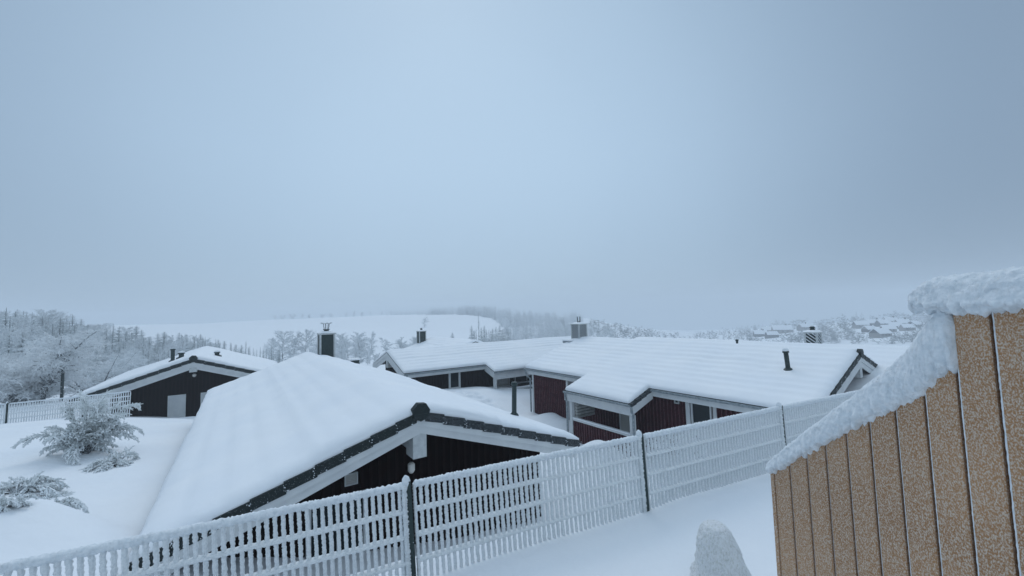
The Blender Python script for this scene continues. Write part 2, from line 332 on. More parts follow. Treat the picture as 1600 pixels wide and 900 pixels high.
    def boards_gable(s, x, y0, y1, zb, m, o=-1, holes=(), pitch=.145):
        b = MB(); ys_ = sorted({y0, y1} | ({0.} if y0 < 0 < y1 else set()))
        poly = [(y0, zb)] + [(y1, zb)] + [(y, s.top(y)-.12) for y in reversed(ys_)]
        b.prism(poly, 'x', x, x-o*.12, m)
        y = y0+.03
        while y < y1-.04:
            zt = s.top(max(abs(y), abs(y+.045)))-.14; segs = [(zb, zt)]
            for (ha, hb, hc, hd) in holes:
                if y+.045 > ha and y < hb: segs = [q for (a, c) in segs for q in ((a, min(c, hc)), (max(a, hd), c)) if q[1]-q[0] > .03]
            for (a, c) in segs: b.box(min(x, x+o*.024), max(x, x+o*.024), y, y+.045, a, c, BATM if m is MAROON else BATD)
            y += pitch
        return b.build('gable_wall', s.e)
    def boards_side(s, y, x0, x1, zb, zt, m, o=1, holes=(), pitch=.145, name='side_wall'):
        b = MB(); b.box(x0, x1, min(y, y-o*.12), max(y, y-o*.12), zb, zt, m); x = x0+.04
        while x < x1-.05:
            segs = [(zb, zt)]
            for (ha, hb, hc, hd) in holes:
                if x+.045 > ha and x < hb: segs = [q for (a, c) in segs for q in ((a, min(c, hc)), (max(a, hd), c)) if q[1]-q[0] > .03]
            for (a, c) in segs: b.box(x, x+.045, min(y, y+o*.024), max(y, y+o*.024), a, c, BATM if m is MAROON else BATD)
            x += pitch
        return b.build(name, s.e)
    def window(s, plane, c, o, u0, u1, z0, z1, fr=.06, muntin=(), kind='window', blind=False):
        """plane 'x' (gable) or 'y' (side) at coordinate c, o outward sign"""
        f = MB()
        def bx(mb, a0, a1, b0, b1, d0, d1, m):
            p, q = sorted((c+o*d0, c+o*d1))
            (mb.box(p, q, a0, a1, b0, b1, m) if plane == 'x' else mb.box(a0, a1, p, q, b0, b1, m))
        m = WHITE
        bx(f, u0, u1, z1-fr, z1, .0, .07, m); bx(f, u0, u1, z0, z0+fr, .0, .075, m); bx(f, u0, u0+fr, z0+fr, z1-fr, .0, .07, m); bx(f, u1-fr, u1, z0+fr, z1-fr, .0, .07, m)
        for t in muntin: bx(f, u0+(u1-u0)*t-.02, u0+(u1-u0)*t+.02, z0+fr, z1-fr, .0, .06, m)
        fo = f.build(kind, s.e)
        if kind == 'door':
            p = MB(); bx(p, u0+fr, u1-fr, z0+fr, z1-fr, .0, .035, GREYP if blind else WHITE)
            bx(p, u0+fr+.1, u1-fr-.1, z0+fr+.1, z0+fr+.45, .035, .05, WEATHER); p.build('door_leaf', fo)
        else:
            p = MB(); bx(p, u0+fr, u1-fr, z0+fr, z1-fr, .0, .025, GLASS); p.build('pane', fo)
            q = MB(); bx(q, u0-.03, u1+.03, z0-.045, z0, .0, .11, WHITE); bx(q, u0-.02, u1+.02, z0, z0+.03, .075, .12, SNOW); q.build('sill', fo)
        return fo
    def gutter(s, sg, xa, xb, y, z):
        g = MB(); poly = [(sg*(y-.0), z), (sg*(y+.11), z), (sg*(y+.10), z-.07), (sg*(y+.03), z-.09), (sg*(y-.0), z-.06)]
        g.prism(poly, 'x', xa, xb, GUTTER); return g.build('gutter', s.e)
    def fascia(s, sg, xa, xb, y, z0, z1):
        g = MB(); a, b = sorted((sg*(y-.05), sg*(y-.012))); g.box(xa, xb, a, b, z0, z1, WHITE); return g.build('fascia', s.e)
def pipe_vent(parent, x, y, z, h, r=.055, m=GREENM, tilt=0, hood=True, snowcap=True, name='vent_pipe'):
    k = MB(); t = Vector((0, tilt, 1)).normalized(); b = Vector((x, y, z))
    k.tube([b-t*.1, b+t*.05, b+t*.10], [r*2.1, r*1.9, r*1.1], m, 12); k.tube([b+t*.0, b+t*h], r, m, 12)
    if hood: k.tube([b+t*h, b+t*(h+.02), b+t*(h+.08)], [r*1.0, r*1.45, r*1.2], m, 12)
    if snowcap: k.tube([b+t*(h+.075), b+t*(h+.11), b+t*(h+.15), b+t*(h+.165)], [r*1.3, r*1.35, r*.9, r*.2], RIME, 10)
    return k.build(name, parent)
def chimney(parent, x, y, zb, zt, sx, sy, kind='plain', cowl='rods'):
    k = MB(); m = GREENM if kind == 'plain' else SLATE
    k.box(x-sx/2, x+sx/2, y-sy/2, y+sy/2, zb, zt, m)
    for (a, b) in ((-1, -1), (-1, 1), (1, 1), (1, -1)):   # pale corner trims
        k.box(x+a*sx/2-.035, x+a*sx/2+.035, y+b*sy/2-.035, y+b*sy/2+.035, zb, zt-.002, WEATHER)
    if kind == 'slate':   # diamond slating, rows of laths caught by snow
        for sgn in (1, -1):
            n = int((zt-zb)/.15)
            for i in range(-2, n+1):
                z0 = zb+.03+i*.15
                for face in ('x', 'y'):
                    L0, L1 = ((y-sy/2+.04, y+sy/2-.04) if face == 'x' else (x-sx/2+.04, x+sx/2-.04)); za, zb_ = z0, z0+(L1-L0)*.8
                    lo_, hi_ = max(za, zb+.01), min(zb_, zt-.03)
                    if hi_-lo_ < .05: continue
                    la, lb = L0+(lo_-za)/.8, L0+(hi_-za)/.8
                    for s2 in (1, -1):
                        c = (x if face == 'x' else y)+s2*(sx if face == 'x' else sy)/2
                        P = [(la, lo_), (lb, hi_), (lb, hi_+.042), (la, lo_+.042)]
                        k.prism(P, face, c, c+s2*.012, RIME) if sgn == 1 else None
    k.box(x-sx/2-.06, x+sx/2+.06, y-sy/2-.06, y+sy/2+.06, zt-.055, zt, WEATHER)
    c = k.build('chimney', parent)
    s_ = MB(); n = 9
    V = []; 
    for i in range(n):
        for j in range(n):
            u, v = i/(n-1)*2-1, j/(n-1)*2-1; e = (1-abs(u)**4)*(1-abs(v)**4)
            s_.v.append((x+u*(sx/2+.075), y+v*(sy/2+.075), zt+.005+.09*e+.02*fnoise(u*3+x, v*3+y)*e))
    s_.f = [(i*n+j, (i+1)*n+j, (i+1)*n+j+1, i*n+j+1) for i in range(n-1) for j in range(n-1)]; s_.m = [0]*len(s_.f); s_.mats = [RSNOW]
    s_.build('snow_cap', c, True)
    p = MB()
    p.tube([(x, y, zt), (x, y, zt+.14)], .10, GREENM, 12)
    if cowl == 'rods':
        p.tube([(x, y, zt+.14), (x, y, zt+.17)], .14, GREENM, 12)
        for i in range(7):
            a = i*2*math.pi/7; p.tube([(x+.09*math.cos(a), y+.09*math.sin(a), zt+.15), (x+.13*math.cos(a), y+.13*math.sin(a), zt+.42)], .013, STEEL, 6)
        p.tube([(x, y, zt+.41), (x, y, zt+.425)], [.19, .20], STEEL, 14); p.tube([(x-.24, y, zt+.445), (x+.24, y, zt+.445)], .012, STEEL, 6)
        p.tube([(x, y-.24, zt+.445), (x, y+.24, zt+.445)], .012, STEEL, 6); p.tube([(x, y, zt+.425), (x, y, zt+.46)], [.19, .1], RIME, 12)
    elif cowl == 'fork':
        for dy in (-.1, .1): p.tube([(x, y+dy, zt+.12), (x, y+dy*1.1, zt+.42)], .028, GREENM, 8)
        p.tube([(x, y-.17, zt+.44), (x, y+.17, zt+.44)], .035, RIME, 8); p.tube([(x-.15, y, zt+.44), (x+.15, y, zt+.45)], .03, RIME, 8)
    else:
        p.tube([(x, y, zt+.14), (x, y, zt+.2), (x, y, zt+.26)], [.07, .12, .05], GREENM, 10); p.tube([(x, y, zt+.25), (x, y, zt+.31)], [.11, .04], RIME, 10)
    p.build('cowl', c)
    return c

# --- foreground house (A)
RZ = PHI+math.pi/2
A = House('wooden_house', (-1.52, 6.455, -1.50), -4.3, RZ, 4, 12.8, 3.33, 1.12, 'nearest dark wooden house just behind the mesh fence under a big snowy gable roof', snow_t=.125, x_in=.8)
A.sag = lambda X, Y: -.05*np.exp(-((Y+.30)/.22)**2)*smooth01(X/.6)+.05*np.exp(-((Y-.0)/.2)**2)*smooth01((X-.5)/2)
A.roof(ripple=.024, course=.42, ridge_r=.5)
A.barge(tm=(TILE, TILEF), h=.225, tile_h=.12)
A.boards_gable(.8, -2.98, 2.75, 0, DARKRED, holes=[(.62, 1.52, A.Z(-3.95), A.Z(-2.78))])
A.window('x', .8, -1, .62, 1.52, A.Z(-3.92), A.Z(-2.80), fr=.07, muntin=(.5,))
A.boards_side(2.75, .82, 12.0, 0, A.top(2.75)-.13, DARKRED); A.boards_side(-2.98, .82, 12.0, 0, A.top(2.98)-.13, DARKRED, o=-1)
k = MB(); k.box(11.98, 12.1, -2.98, 2.75, 0, A.top(2.75)-.13, DARKRED); k.prism([(-2.75, A.top(2.75)-.13), (2.75, A.top(2.75)-.13), (0, A.H-.13)], 'x', 11.98, 12.1, DARKRED); k.build('rear_wall', A.e)
k = MB(); k.box(-.015, .30, -.10, .12, A.H-.72, A.H-.30, WEATHER); k.box(.30, .8, -.08, .10, A.H-.64, A.H-.35, WEATHER); k.build('ridge_beam', A.e)
k = MB()
for i in range(6): k.box(.755, .77, .79, .95, A.Z(-2.645)+i*.026, A.Z(-2.635)+i*.026, GREYP)
k.box(.77, .80, .77, .97, A.Z(-2.665), A.Z(-2.48), GREYP)
for (a0, a1, b0, b1) in ((.77, .97, -2.665, -2.65), (.77, .97, -2.495, -2.48), (.77, .785, -2.65, -2.495), (.955, .97, -2.65, -2.495)): k.box(.745, .77, a0, a1, A.Z(b0), A.Z(b1), WEATHER)
k.build('air_vent', A.e)
k = MB(); k.tube([(.8, -.11, A.Z(-2.60)), (.72, -.11, A.Z(-2.60))], .035, GREYP, 10); k.tube([(.72, -.11, A.Z(-2.70)), (.72, -.11, A.Z(-2.66)), (.72, -.11, A.Z(-2.55)), (.72, -.11, A.Z(-2.52))], [.03, .06, .06, .03], BULB, 12); k.build('wall_lamp', A.e)
pipe_vent(A.e, 1.45, -2.78, A.top(2.78)+.10, .70, r=.055, tilt=-.04, snowcap=False)
chimney(A.e, 13.15, -.78, 0, A.Z(-.62), .56, .56, 'plain', 'rods')
k = MB(); k.box(12.35, 12.75, -1.98, -1.62, A.top(1.8)+.02, A.top(1.8)+.27, GREENM); k.box(12.3, 12.8, -2.03, -1.57, A.top(1.8)+.27, A.top(1.8)+.33, SNOW); k.build('roof_hatch', A.e)
A.fascia(1, .02, 12.78, 3.33, A.top(3.33)-.30, A.top(3.33)-.12); A.fascia(-1, .02, 12.78, 3.33, A.top(3.33)-.30, A.top(3.33)-.12)

# --- left house (C)
C = House('wooden_house', (-16.96, 21.33, -1.895), -5.6, RZ, 4, 10.3, 4.48, 1.52, 'dark wooden house at the left with a pale door under its snowy gable', snow_t=.17, x_in=.8)
C.roof(ripple=.01)
C.barge(h=.36, pl=.5, tile_h=.17, cap=.19)
C.boards_gable(.8, -3.6, 3.25, 0, DARKRED, holes=[(.22, 1.15, 0, C.Z(-3.78)), (-1.2, -.27, 0, C.Z(-3.80))], pitch=.16)
C.window('x', .8, -1, .34, 1.08, C.Z(-5.5), C.Z(-3.80), kind='door', fr=.07); C.window('x', .8, -1, -1.18, -.29, C.Z(-5.5), C.Z(-3.82), kind='door', fr=.07)
C.boards_side(3.25, .82, 9.4, 0, C.top(3.25)-.13, DARKRED); C.boards_side(-3.6, .82, 9.4, 0, C.top(3.6)-.13, DARKRED, o=-1)
k = MB(); k.box(9.38, 9.5, -3.6, 3.25, 0, C.top(3.6)-.13, DARKRED); k.prism([(-3.6, C.top(3.6)-.13), (3.25, C.top(3.6)-.13), (3.25, C.top(3.25)-.13), (0, C.H-.13)], 'x', 9.38, 9.5, DARKRED); k.build('rear_wall', C.e)
k = MB(); k.box(-.03, .35, -.16, .16, C.H-.70, C.H-.46, WEATHER); k.build('ridge_beam', C.e)
k = MB(); k.tube([(.8, 0, C.Z(-2.80)), (.7, 0, C.Z(-2.80))], .04, GREYP, 10); k.tube([(.7, 0, C.Z(-2.92)), (.7, 0, C.Z(-2.87)), (.7, 0, C.Z(-2.79)), (.7, 0, C.Z(-2.74))], [.04, .09, .09, .04], BULB, 12); k.build('wall_lamp', C.e)
pipe_vent(C.e, 1.5, 1.0, C.top(1.0)+.15, .62, r=.09, snowcap=False); pipe_vent(C.e, 2.2, .7, C.top(.7)+.15, .25, r=.12, name='roof_vent'); pipe_vent(C.e, 2.8, -.9, C.top(.9)+.15, .2, r=.12, name='roof_vent')

# --- right house (B)
B = House('wooden_house', (11.4, 13.345, -1.624), -5.8, RZ, 4, 13.5, 3.9, 1.37, 'long maroon wooden house at the right with a snowy roof stepped over its railed porch', ext=(5.30, 8.87, 1.2, 1), snow_t=.14)
B.roof(ripple=.045, course=.37, ridge_r=.3)
B.barge(h=.33, pl=.42)
B.boards_gable(.7, -3.4, 3.4, 0, MAROON)
k = MB(); k.box(-.02, .3, -.1, .12, B.H-.80, B.H-.42, WEATHER); k.build('ridge_beam', B.e)
ZT = B.top(3.4)-.14
B.boards_side(3.4, .72, 10.30, 0, ZT, MAROON, holes=[(3.15, 4.05, 0, B.Z(-3.28)), (9.5, 10.3, B.Z(-5.2), B.Z(-3.7)), (6.8, 7.35, 0, B.Z(-3.7))], pitch=.16)
B.window('y', 3.4, 1, 3.20, 3.95, B.Z(-4.9), B.Z(-3.27), fr=.05)
k = MB(); k.box(4.0, 4.16, 3.4, 3.47, 0, ZT, WHITE); k.box(3.02, 3.14, 3.4, 3.46, 0, ZT, WHITE); k.build('wall_trim', B.e)
k = MB()
for (a0, a1, b0, b1) in ((4.42, 4.62, -3.52, -3.48), (4.42, 4.62, -3.36, -3.32), (4.42, 4.46, -3.48, -3.36), (4.58, 4.62, -3.48, -3.36)): k.box(a0, a1, 3.424, 3.47, B.Z(b0), B.Z(b1), WEATHER)
k.box(4.46, 4.58, 3.424, 3.435, B.Z(-3.48), B.Z(-3.36), SLATE); k.build('air_vent', B.e)
B.fascia(1, .02, 5.28, 3.9, B.top(3.9)-.30, B.top(3.9)-.12); B.gutter(1, .0, 5.25, 3.9, B.top(3.9)-.03)
B.fascia(1, 8.9, 13.46, 3.9, B.top(3.9)-.30, B.top(3.9)-.12); B.gutter(1, 8.93, 13.48, 3.9, B.top(3.9)-.03)
ZE = B.top(5.1)
k = MB(); k.box(5.34, 8.83, 4.86, 5.04, ZE-.46, ZE-.12, WHITE); k.box(5.32, 8.85, 5.04, 5.075, ZE-.30, ZE-.121, WHITE); k.build('porch_beam', B.e)
B.gutter(1, 5.28, 8.9, 5.1, ZE-.03)
for (x, o) in ((5.30, -1), (8.87, 1)):
    k = MB(); A2 = lambda y, dz: (y, B.top(y)-dz)
    k.prism([A2(3.85, .12), A2(5.12, .12), A2(5.12, .42), A2(3.85, .42)], 'x', x, x+o*.04, WHITE); k.build('bargeboard', B.e)
    k = MB()
    for j in range(4):
        y0 = 3.92+j*.3; k.prism([A2(y0, .02), A2(y0+.31, -.02), A2(y0+.31, .11), A2(y0, .14)], 'x', x-o*.08, x+o*.055, TILEF)
    k.build('verge_tiles', B.e)
for x in (5.40, 8.68):
    k = MB(); k.box(x-.08, x+.08, 4.82, 4.98, 0, ZE-.46, WHITE); k.build('porch_post', B.e)
k = MB(); k.tube([(8.86, 5.12, ZE-.1), (8.86, 5.1, ZE-.35), (8.86, 5.03, ZE-.5), (8.86, 5.03, .2)], .045, GUTTER, 8); k.build('downpipe', B.e)
k = MB(); k.tube([(5.26, 5.12, ZE-.1), (5.26, 5.1, ZE-.3), (5.26, 5.03, ZE-.42), (5.26, 5.03, .2)], .045, GUTTER, 8); k.build('downpipe', B.e)
k = MB(); k.box(5.48, 8.60, 4.84, 4.96, B.Z(-4.68), B.Z(-4.60), WHITE); k.box(5.48, 8.60, 4.84, 4.96, B.Z(-4.598), B.Z(-4.555), SNOW); k.build('handrail', B.e)
B.boards_side(4.93, 5.48, 8.60, 0, B.Z(-4.69), MAROON, name='porch_balustrade', pitch=.14)
B.window('y', 3.4, 1, 6.55, 7.30, B.Z(-5.7), B.Z(-3.75), kind='door', fr=.05, blind=True)
k = MB(); k.tube([(7.9, 3.425, B.Z(-4.15)), (7.9, 3.52, B.Z(-4.15))], .05, STEEL, 8); k.tube([(7.9, 3.53, B.Z(-4.20)), (7.9, 3.53, B.Z(-4.10))], .06, BULB, 8); k.build('wall_lamp', B.e)
k = MB()
for i in range(7): k.box(8.45, 8.6, 3.75, 4.8, B.Z(-4.6)+i*.13, B.Z(-4.5)+i*.13, CONC)
k.build('porch_shutter', B.e)
# projecting store room left of the porch
B.boards_side(3.72, 10.32, 12.95, 0, B.top(3.72)-.14, MAROON, pitch=.14, name='store_wall')
for x in (12.95, 10.2):
    k = MB(); k.box(x, x+.12, 3.42, 3.76, 0, B.top(3.76)-.14, WHITE); k.build('corner_trim', B.e)
k = MB(); k.box(12.93, 13.05, -3.4, 3.4, 0, B.top(3.4)-.13, MAROON); k.prism([(-3.4, B.top(3.4)-.13), (3.4, B.top(3.4)-.13), (0, B.H-.13)], 'x', 12.93, 13.05, MAROON); k.box(.82, 12.93, -3.4, -3.28, 0, ZT, MAROON); k.build('rear_wall', B.e)
k = MB(); k.tube([(13.4, 3.98, B.top(3.9)-.1), (13.3, 3.95, B.top(3.9)-.4), (13.12, 3.84, B.top(3.9)-.55), (13.12, 3.84, .2)], .045, GUTTER, 8); k.build('downpipe', B.e)
pipe_vent(B.e, 1.38, 1.85, B.top(1.85)+.12, .60, r=.07, tilt=.16)
chimney(B.e, 13.1, .1, B.H-.6, B.Z(-.72), .62, .62, 'slate', 'fork')
k = MB(); k.box(13.0, 13.6, .62, 1.0, B.top(.8)+.08, B.top(.8)+.2, GUTTER); k.box(12.98, 13.62, .60, 1.02, B.top(.8)+.2, B.top(.8)+.27, SNOW); k.build('roof_step', B.e)
pipe_vent(B.e, 4.1, -.35, B.H-.05, .24, r=.045, name='roof_vent', snowcap=False); pipe_vent(B.e, 7.6, -.3, B.H-.1, .13, r=.04, name='roof_vent', snowcap=False)

# --- middle house (D): its ridge runs away to the right
Dh = House('wooden_house', (-7.77, 24.7, -2.12), -5.8, PHI, 4, 16, 3.1, .98, 'dark wooden house in the middle, behind the nearest roof, its white edged gable facing left', ext=(5.15, 10.5, 1.0, -1), snow_t=.14)
Dh.roof(ripple=.045, course=.4, ridge_r=.3)
Dh.barge(tiles=False, h=.42, tile_h=.05, m=WHITE)
Dh.boards_gable(.7, -2.7, 2.7, 0, SLATE)
k = MB(); k.box(-.02, .4, -.12, .12, Dh.H-.95, Dh.H-.42, WEATHER); k.build('ridge_beam', Dh.e)
ZT = Dh.top(2.6)-.14
Dh.boards_side(-2.6, .72, 15.5, 0, ZT, DARKRED, o=-1, holes=[(2.75, 3.75, Dh.Z(-4.5), Dh.Z(-3.1)), (6, 9.8, Dh.Z(-4.8), Dh.Z(-3.3))], pitch=.18)
Dh.window('y', -2.6, -1, 2.85, 3.62, Dh.Z(-4.42), Dh.Z(-3.10), fr=.12)
k = MB(); k.box(4.05, 4.2, -2.70, -2.62, Dh.Z(-3.4), Dh.Z(-3.22), WHITE); k.build('air_vent', Dh.e)
Dh.fascia(-1, .02, 5.13, 3.1, Dh.top(3.1)-.28, Dh.top(3.1)-.1); Dh.gutter(-1, 0, 5.1, 3.1, Dh.top(3.1)-.03)
ZE = Dh.top(4.1)
k = MB(); k.box(5.2, 10.45, -4.04, -3.88, ZE-.52, ZE-.1, WHITE); k.build('porch_beam', Dh.e); Dh.gutter(-1, 5.12, 10.5, 4.1, ZE-.03)
k = MB(); A2 = lambda y, dz: (-y, Dh.top(y)-dz); k.prism([A2(3.05, .05), A2(4.12, .05), A2(4.12, .40), A2(3.05, .40)], 'x', 5.15, 5.10, WHITE); k.build('bargeboard', Dh.e)
k = MB(); k.box(5.2, 5.36, -4.02, -3.86, 0, ZE-.52, WHITE); k.build('porch_post', Dh.e)
k = MB(); k.box(8.2, 8.34, -4.02, -3.86, 0, ZE-.52, WHITE); k.build('porch_post', Dh.e)
k = MB(); k.box(5.36, 8.2, -3.98, -3.9, Dh.Z(-4.72), Dh.Z(-4.62), WHITE); k.box(5.36, 8.2, -3.98, -3.9, Dh.Z(-4.62), Dh.Z(-4.57), SNOW); k.build('handrail', Dh.e)
Dh.boards_side(-3.95, 5.36, 8.2, 0, Dh.Z(-4.73), DARKRED, o=-1, name='porch_balustrade')
Dh.window('y', -2.6, -1, 6.1, 7.2, Dh.Z(-4.7), Dh.Z(-3.35), kind='door', fr=.05, blind=True)
Dh.window('y', -2.6, -1, 7.6, 9.6, Dh.Z(-4.6), Dh.Z(-3.4), fr=.05, muntin=(.5,))
k = MB()
for i in range(9): k.box(9.35, 9.75, -4.05, -3.75, .6+i*.2, .78+i*.2, CONC)
k.build('porch_pier', Dh.e)
k = MB(); k.tube([(.1, -3.2, Dh.top(3.1)-.1), (.2, -3.1, Dh.top(3.1)-.35), (.35, -2.75, Dh.top(3.1)-.5), (.35, -2.72, .2)], .05, GUTTER, 8); k.build('downpipe', Dh.e)

# --- house behind D (G): ridge and chimney
G = House('wooden_house', (-3.0, 31.6, -2.1), -6.4, RZ, 4, 8.5, 3.0, 1.0, 'house mostly hidden behind the middle house, a roof edge and narrow dark chimney showing')
G.roof(ripple=.03, course=.4)
G.boards_gable(.7, -2.6, 2.6, 0, DARKRED); G.boards_side(2.6, .72, 8, 0, G.top(2.6)-.14, DARKRED); G.boards_side(-2.6, .72, 8, 0, G.top(2.6)-.14, DARKRED, o=-1)
G.barge(tiles=False, h=.36, tile_h=.05)
chimney(G.e, 8.0, 1.3, G.H-1.5, G.Z(-1.36), .64, .60, 'plain', 'pot')

# --- house behind B (F)
Fh = House('wooden_house', (17.2, 10.5, -1.75), -5.8, RZ, 4, 17.2, 4.9, 1.72, 'house behind the long maroon one, its snowy ridge line and frosted slate chimney showing')
Fh.roof(ripple=.03, course=.37)
Fh.boards_gable(.7, -4.2, 4.2, 0, MAROON); Fh.boards_side(4.2, .72, 16.6, 0, Fh.top(4.2)-.14, MAROON); Fh.boards_side(-4.2, .72, 16.6, 0, Fh.top(4.2)-.14, MAROON, o=-1)
Fh.barge(h=.33)
chimney(Fh.e, 8.3, -.9, Fh.H-1.0, Fh.Z(-1.20), .44, .44, 'slate', 'pot')
# ------------------------------------------------------------------ frosted mesh fences
def rime_bar(mb, p0, p1, hu, hn, u, n, step, jit, m=RIMEF, sides=6, seed=0):
    """a lumpy bar of rime from p0 to p1, half width hu along u and hn along n"""
    p0, p1 = np.array(p0), np.array(p1); L = np.linalg.norm(p1-p0); k = max(2, int(L/step)+1); vs = []
    for i in range(k):
        c = p0+(p1-p0)*i/(k-1); e = 1. if 0 < i < k-1 else .6
        for j in range(sides):
            a = 2*math.pi*(j+.5)/sides; q = 1+random.uniform(-jit, jit)
            vs.append(c + u*math.cos(a)*hu*q*e*1.12 + n*math.sin(a)*hn*q*e*1.12)
    fs = [(i*sides+j, i*sides+(j+1) % sides, (i+1)*sides+(j+1) % sides, (i+1)*sides+j) for i in range(k-1) for j in range(sides)]
    fs += [tuple(range(sides))[::-1], tuple(range((k-1)*sides, k*sides))]
    mb.add(vs, fs, m)
def mesh_fence(posts, ztop, zbot, label, step, jit, hw, hn, post_h, off=.05, lean=0., first_post=True, last_post=True, group=None, big=1.0, sp=.05):
    P = [np.array([p[0], p[1], 0.]) for p in posts]; o = empty('mesh_fence', (P[0][0], P[0][1], zbot), 0, label, 'fence', group); org = np.array([P[0][0], P[0][1], zbot])
    for i in range(len(P)-1):
        a, b = P[i], P[i+1]; Lp = np.linalg.norm(b-a); u = (b-a)/Lp; n = np.array([u[1], -u[0], 0]); za, zb_ = ztop[i], ztop[i+1]; k = MB()
        a2, b2 = a+u*off, b-u*off*.4; L2 = np.linalg.norm(b2-a2); cnt = int(L2/sp)
        lean_v = u*lean
        hgt = ztop[0]-zbot
        for j in range(cnt+1):
            t = j/cnt; c = a2+(b2-a2)*t; zt = za+(zb_-za)*t; zl = min(zbot, float(ground_z(c[0], c[1])))-.06
            w = hw*random.uniform(.88, 1.1)
            rime_bar(k, c-org+[0, 0, zt+.01]-lean_v*0, c-org+lean_v*(zt-zl)+[0, 0, zl], w, hn*random.uniform(.9, 1.1), u, n, step, jit)
        for r_ in range(0, 4):
            z0 = -.2*r_
            if r_ and zbot-.05 > ztop[0]+z0: continue
            hh, nn = ((.025, .030) if r_ == 0 else (.0165*(1.5 if sp > .06 else 1), .028)); sh = lean_v*(-z0)
            rime_bar(k, a2+sh-org+[0, 0, za+z0], b2+sh-org+[0, 0, zb_+z0], hh*big, nn*big, np.array([0, 0, 1.]), n, step*1.1, jit*.8, m=RIME if r_ == 0 else RIMEF, sides=8)
        k.build('mesh_panel', o, True)
    for i, p in enumerate(P):
        if (i == 0 and not first_post) or (i == len(P)-1 and not last_post): continue
        u = (P[min(i+1, len(P)-1)]-P[max(i-1, 0)]); u /= np.linalg.norm(u); n = np.array([u[1], -u[0], 0]); q = p-org; q[2] = 0; zt = ztop[i]+post_h-zbot; zl = zbot-.5-zbot
        k = MB(); vs = []; lv = u*lean
        for z in (zl, zt):
            for (s1, s2) in ((-1, -1), (1, -1), (1, 1), (-1, 1)): vs.append(q+u*s1*.02+n*s2*.03+lv*(zt-z)+np.array([0, 0, z])+n*.0)
        k.add(vs, [(0, 3, 2, 1), (4, 5, 6, 7), (0, 1, 5, 4), (1, 2, 6, 5), (2, 3, 7, 6), (3, 0, 4, 7)], GREENM); po = k.build('post', o)
        k = MB(); rime_bar(k, q-u*.034+n*.010+[0, 0, zt-.02], q-u*.034+n*.01+lv*(zt)+[0, 0, -.1], .020*big, .036*big, u, n, step, jit)
        V = []
        k.tube([Vector(q-u*.01+[0, 0, zt-.045]), Vector(q-u*.012+[0, 0, zt-.01]), Vector(q-u*.016+[0, 0, zt+.025]), Vector(q-u*.02+[0, 0, zt+.045])], [.030*big, .036*big, .028*big, .008], RIME, 10)
        k.build('rime', po, True)
    return o
FA, FB, FC_ = (-.893, 3.343), (1.325, 4.384), (3.50, 5.40)
F0 = (-3.12, 2.30); FD = (5.75, 6.45)
mesh_fence([F0, FA, FB, FC_, FD], [-1.365, -1.365, -1.362, -1.35, -1.35], -2.12, 'long rime covered mesh fence running across the foreground snow', .009, .24, .0132, .019, .035, lean=.045)
mesh_fence([(-26.5, 15.0), (-20.4, 16.3), (-18.35, 17.25), (-17.0, 17.95)], [-3.05, -3.03, -2.98, -2.95], -3.86, 'far frosted mesh fence at the left ending by the dark gable house', .10, .15, .0165, .02, .05, lean=-.02, last_post=False, big=1.0, sp=.075)

# ------------------------------------------------------------------ slanted board screen at the right
P0 = np.array([1.613, 2.40, 0]); SV = np.array([.0235, -.1128, 0]); WB = np.linalg.norm(SV); SU = SV/WB; SN = np.array([SU[1], -SU[0], 0])
if SN[0] > 0: SN = -SN                                  # towards the camera side
BO = mat('brown_boards', (.44, .240, .118), .75, .2, var=(2.2, (.34, .180, .086)), bump=((190, .8, .004, 1),), speck=(225, .42, .66, (.60, .51, .42), (1, 1, .6)))
BOG = mat('board_groove', (.12, .05, .02), .7, .2)
def topz(t):                                            # height of the board tops along the row
    return -.022 if t > 6.72 else -.235-(6.72-t)*WB*.833
scr = empty('board_screen', (P0[0], P0[1], -2.15), math.atan2(SU[1], SU[0]), 'brown vertical board screen with a slanted snow laden top edge at the right', 'screen')
ysg = 1 if (np.array([-SU[1], SU[0], 0])@SN) > 0 else -1
LEAN = -.024
def sxy(x, y, zw): return (x*1.0, ysg*(y+(-LEAN)*(zw+1.0)*-1*0), zw+2.15)
k = MB(); g = MB(); fr = MB()
for j in range(-1, 17):
    x0, x1 = j*WB+.0045, (j+1)*WB-.0070
    a, b = topz(j+.001), topz(j+.999); c = .004
    if j == 6: a = b = topz(6.5); 
    vs = [(x0, 0, 0), (x1, 0, 0), (x1, .03, 0), (x0, .03, 0)]
    F = lambda z: sxy(0, 0, z)[2]
    pts = []
    for (z0, z1) in ((-2.3, -2.3), (a, b)):
        pts += [(x0, 0, F(z0)), (x0, ysg*.026, F(z0)), (x0+c, ysg*.03, F(z0)), (x1-c, ysg*.03, F(z1)), (x1, ysg*.026, F(z1)), (x1, 0, F(z1))]
    n = 6; k.add(pts, [tuple(range(n))[::-1], tuple(range(n, 2*n))]+[(i, (i+1) % n, n+(i+1) % n, n+i) for i in range(n)], BO)
    g.box(x1-.003, x1+.0145, min(0, ysg*.012), max(0, ysg*.012), F(-2.3), F(min(a, b))-.003, BOG)
    # bead of frost along the near lip of each groove
    ux = np.array([1., 0, 0]); uy = np.array([0, 1., 0])
    r_ = .0004 + .0021*max(0, (j+1)/8)**2
    bt = topz(6.5) if j in (5, 6) else topz(j+1)
    rime_bar(fr, (x1+.013+r_*.5, ysg*.0295, F(-2.25)), (x1+.013+r_*.5, ysg*.0295, F(bt)), r_, r_*.8, ux, uy, .012, .35, m=RIME)
k.build('boards', scr); g.build('backing_batten', scr); fr.build('frost_bead', scr, True)
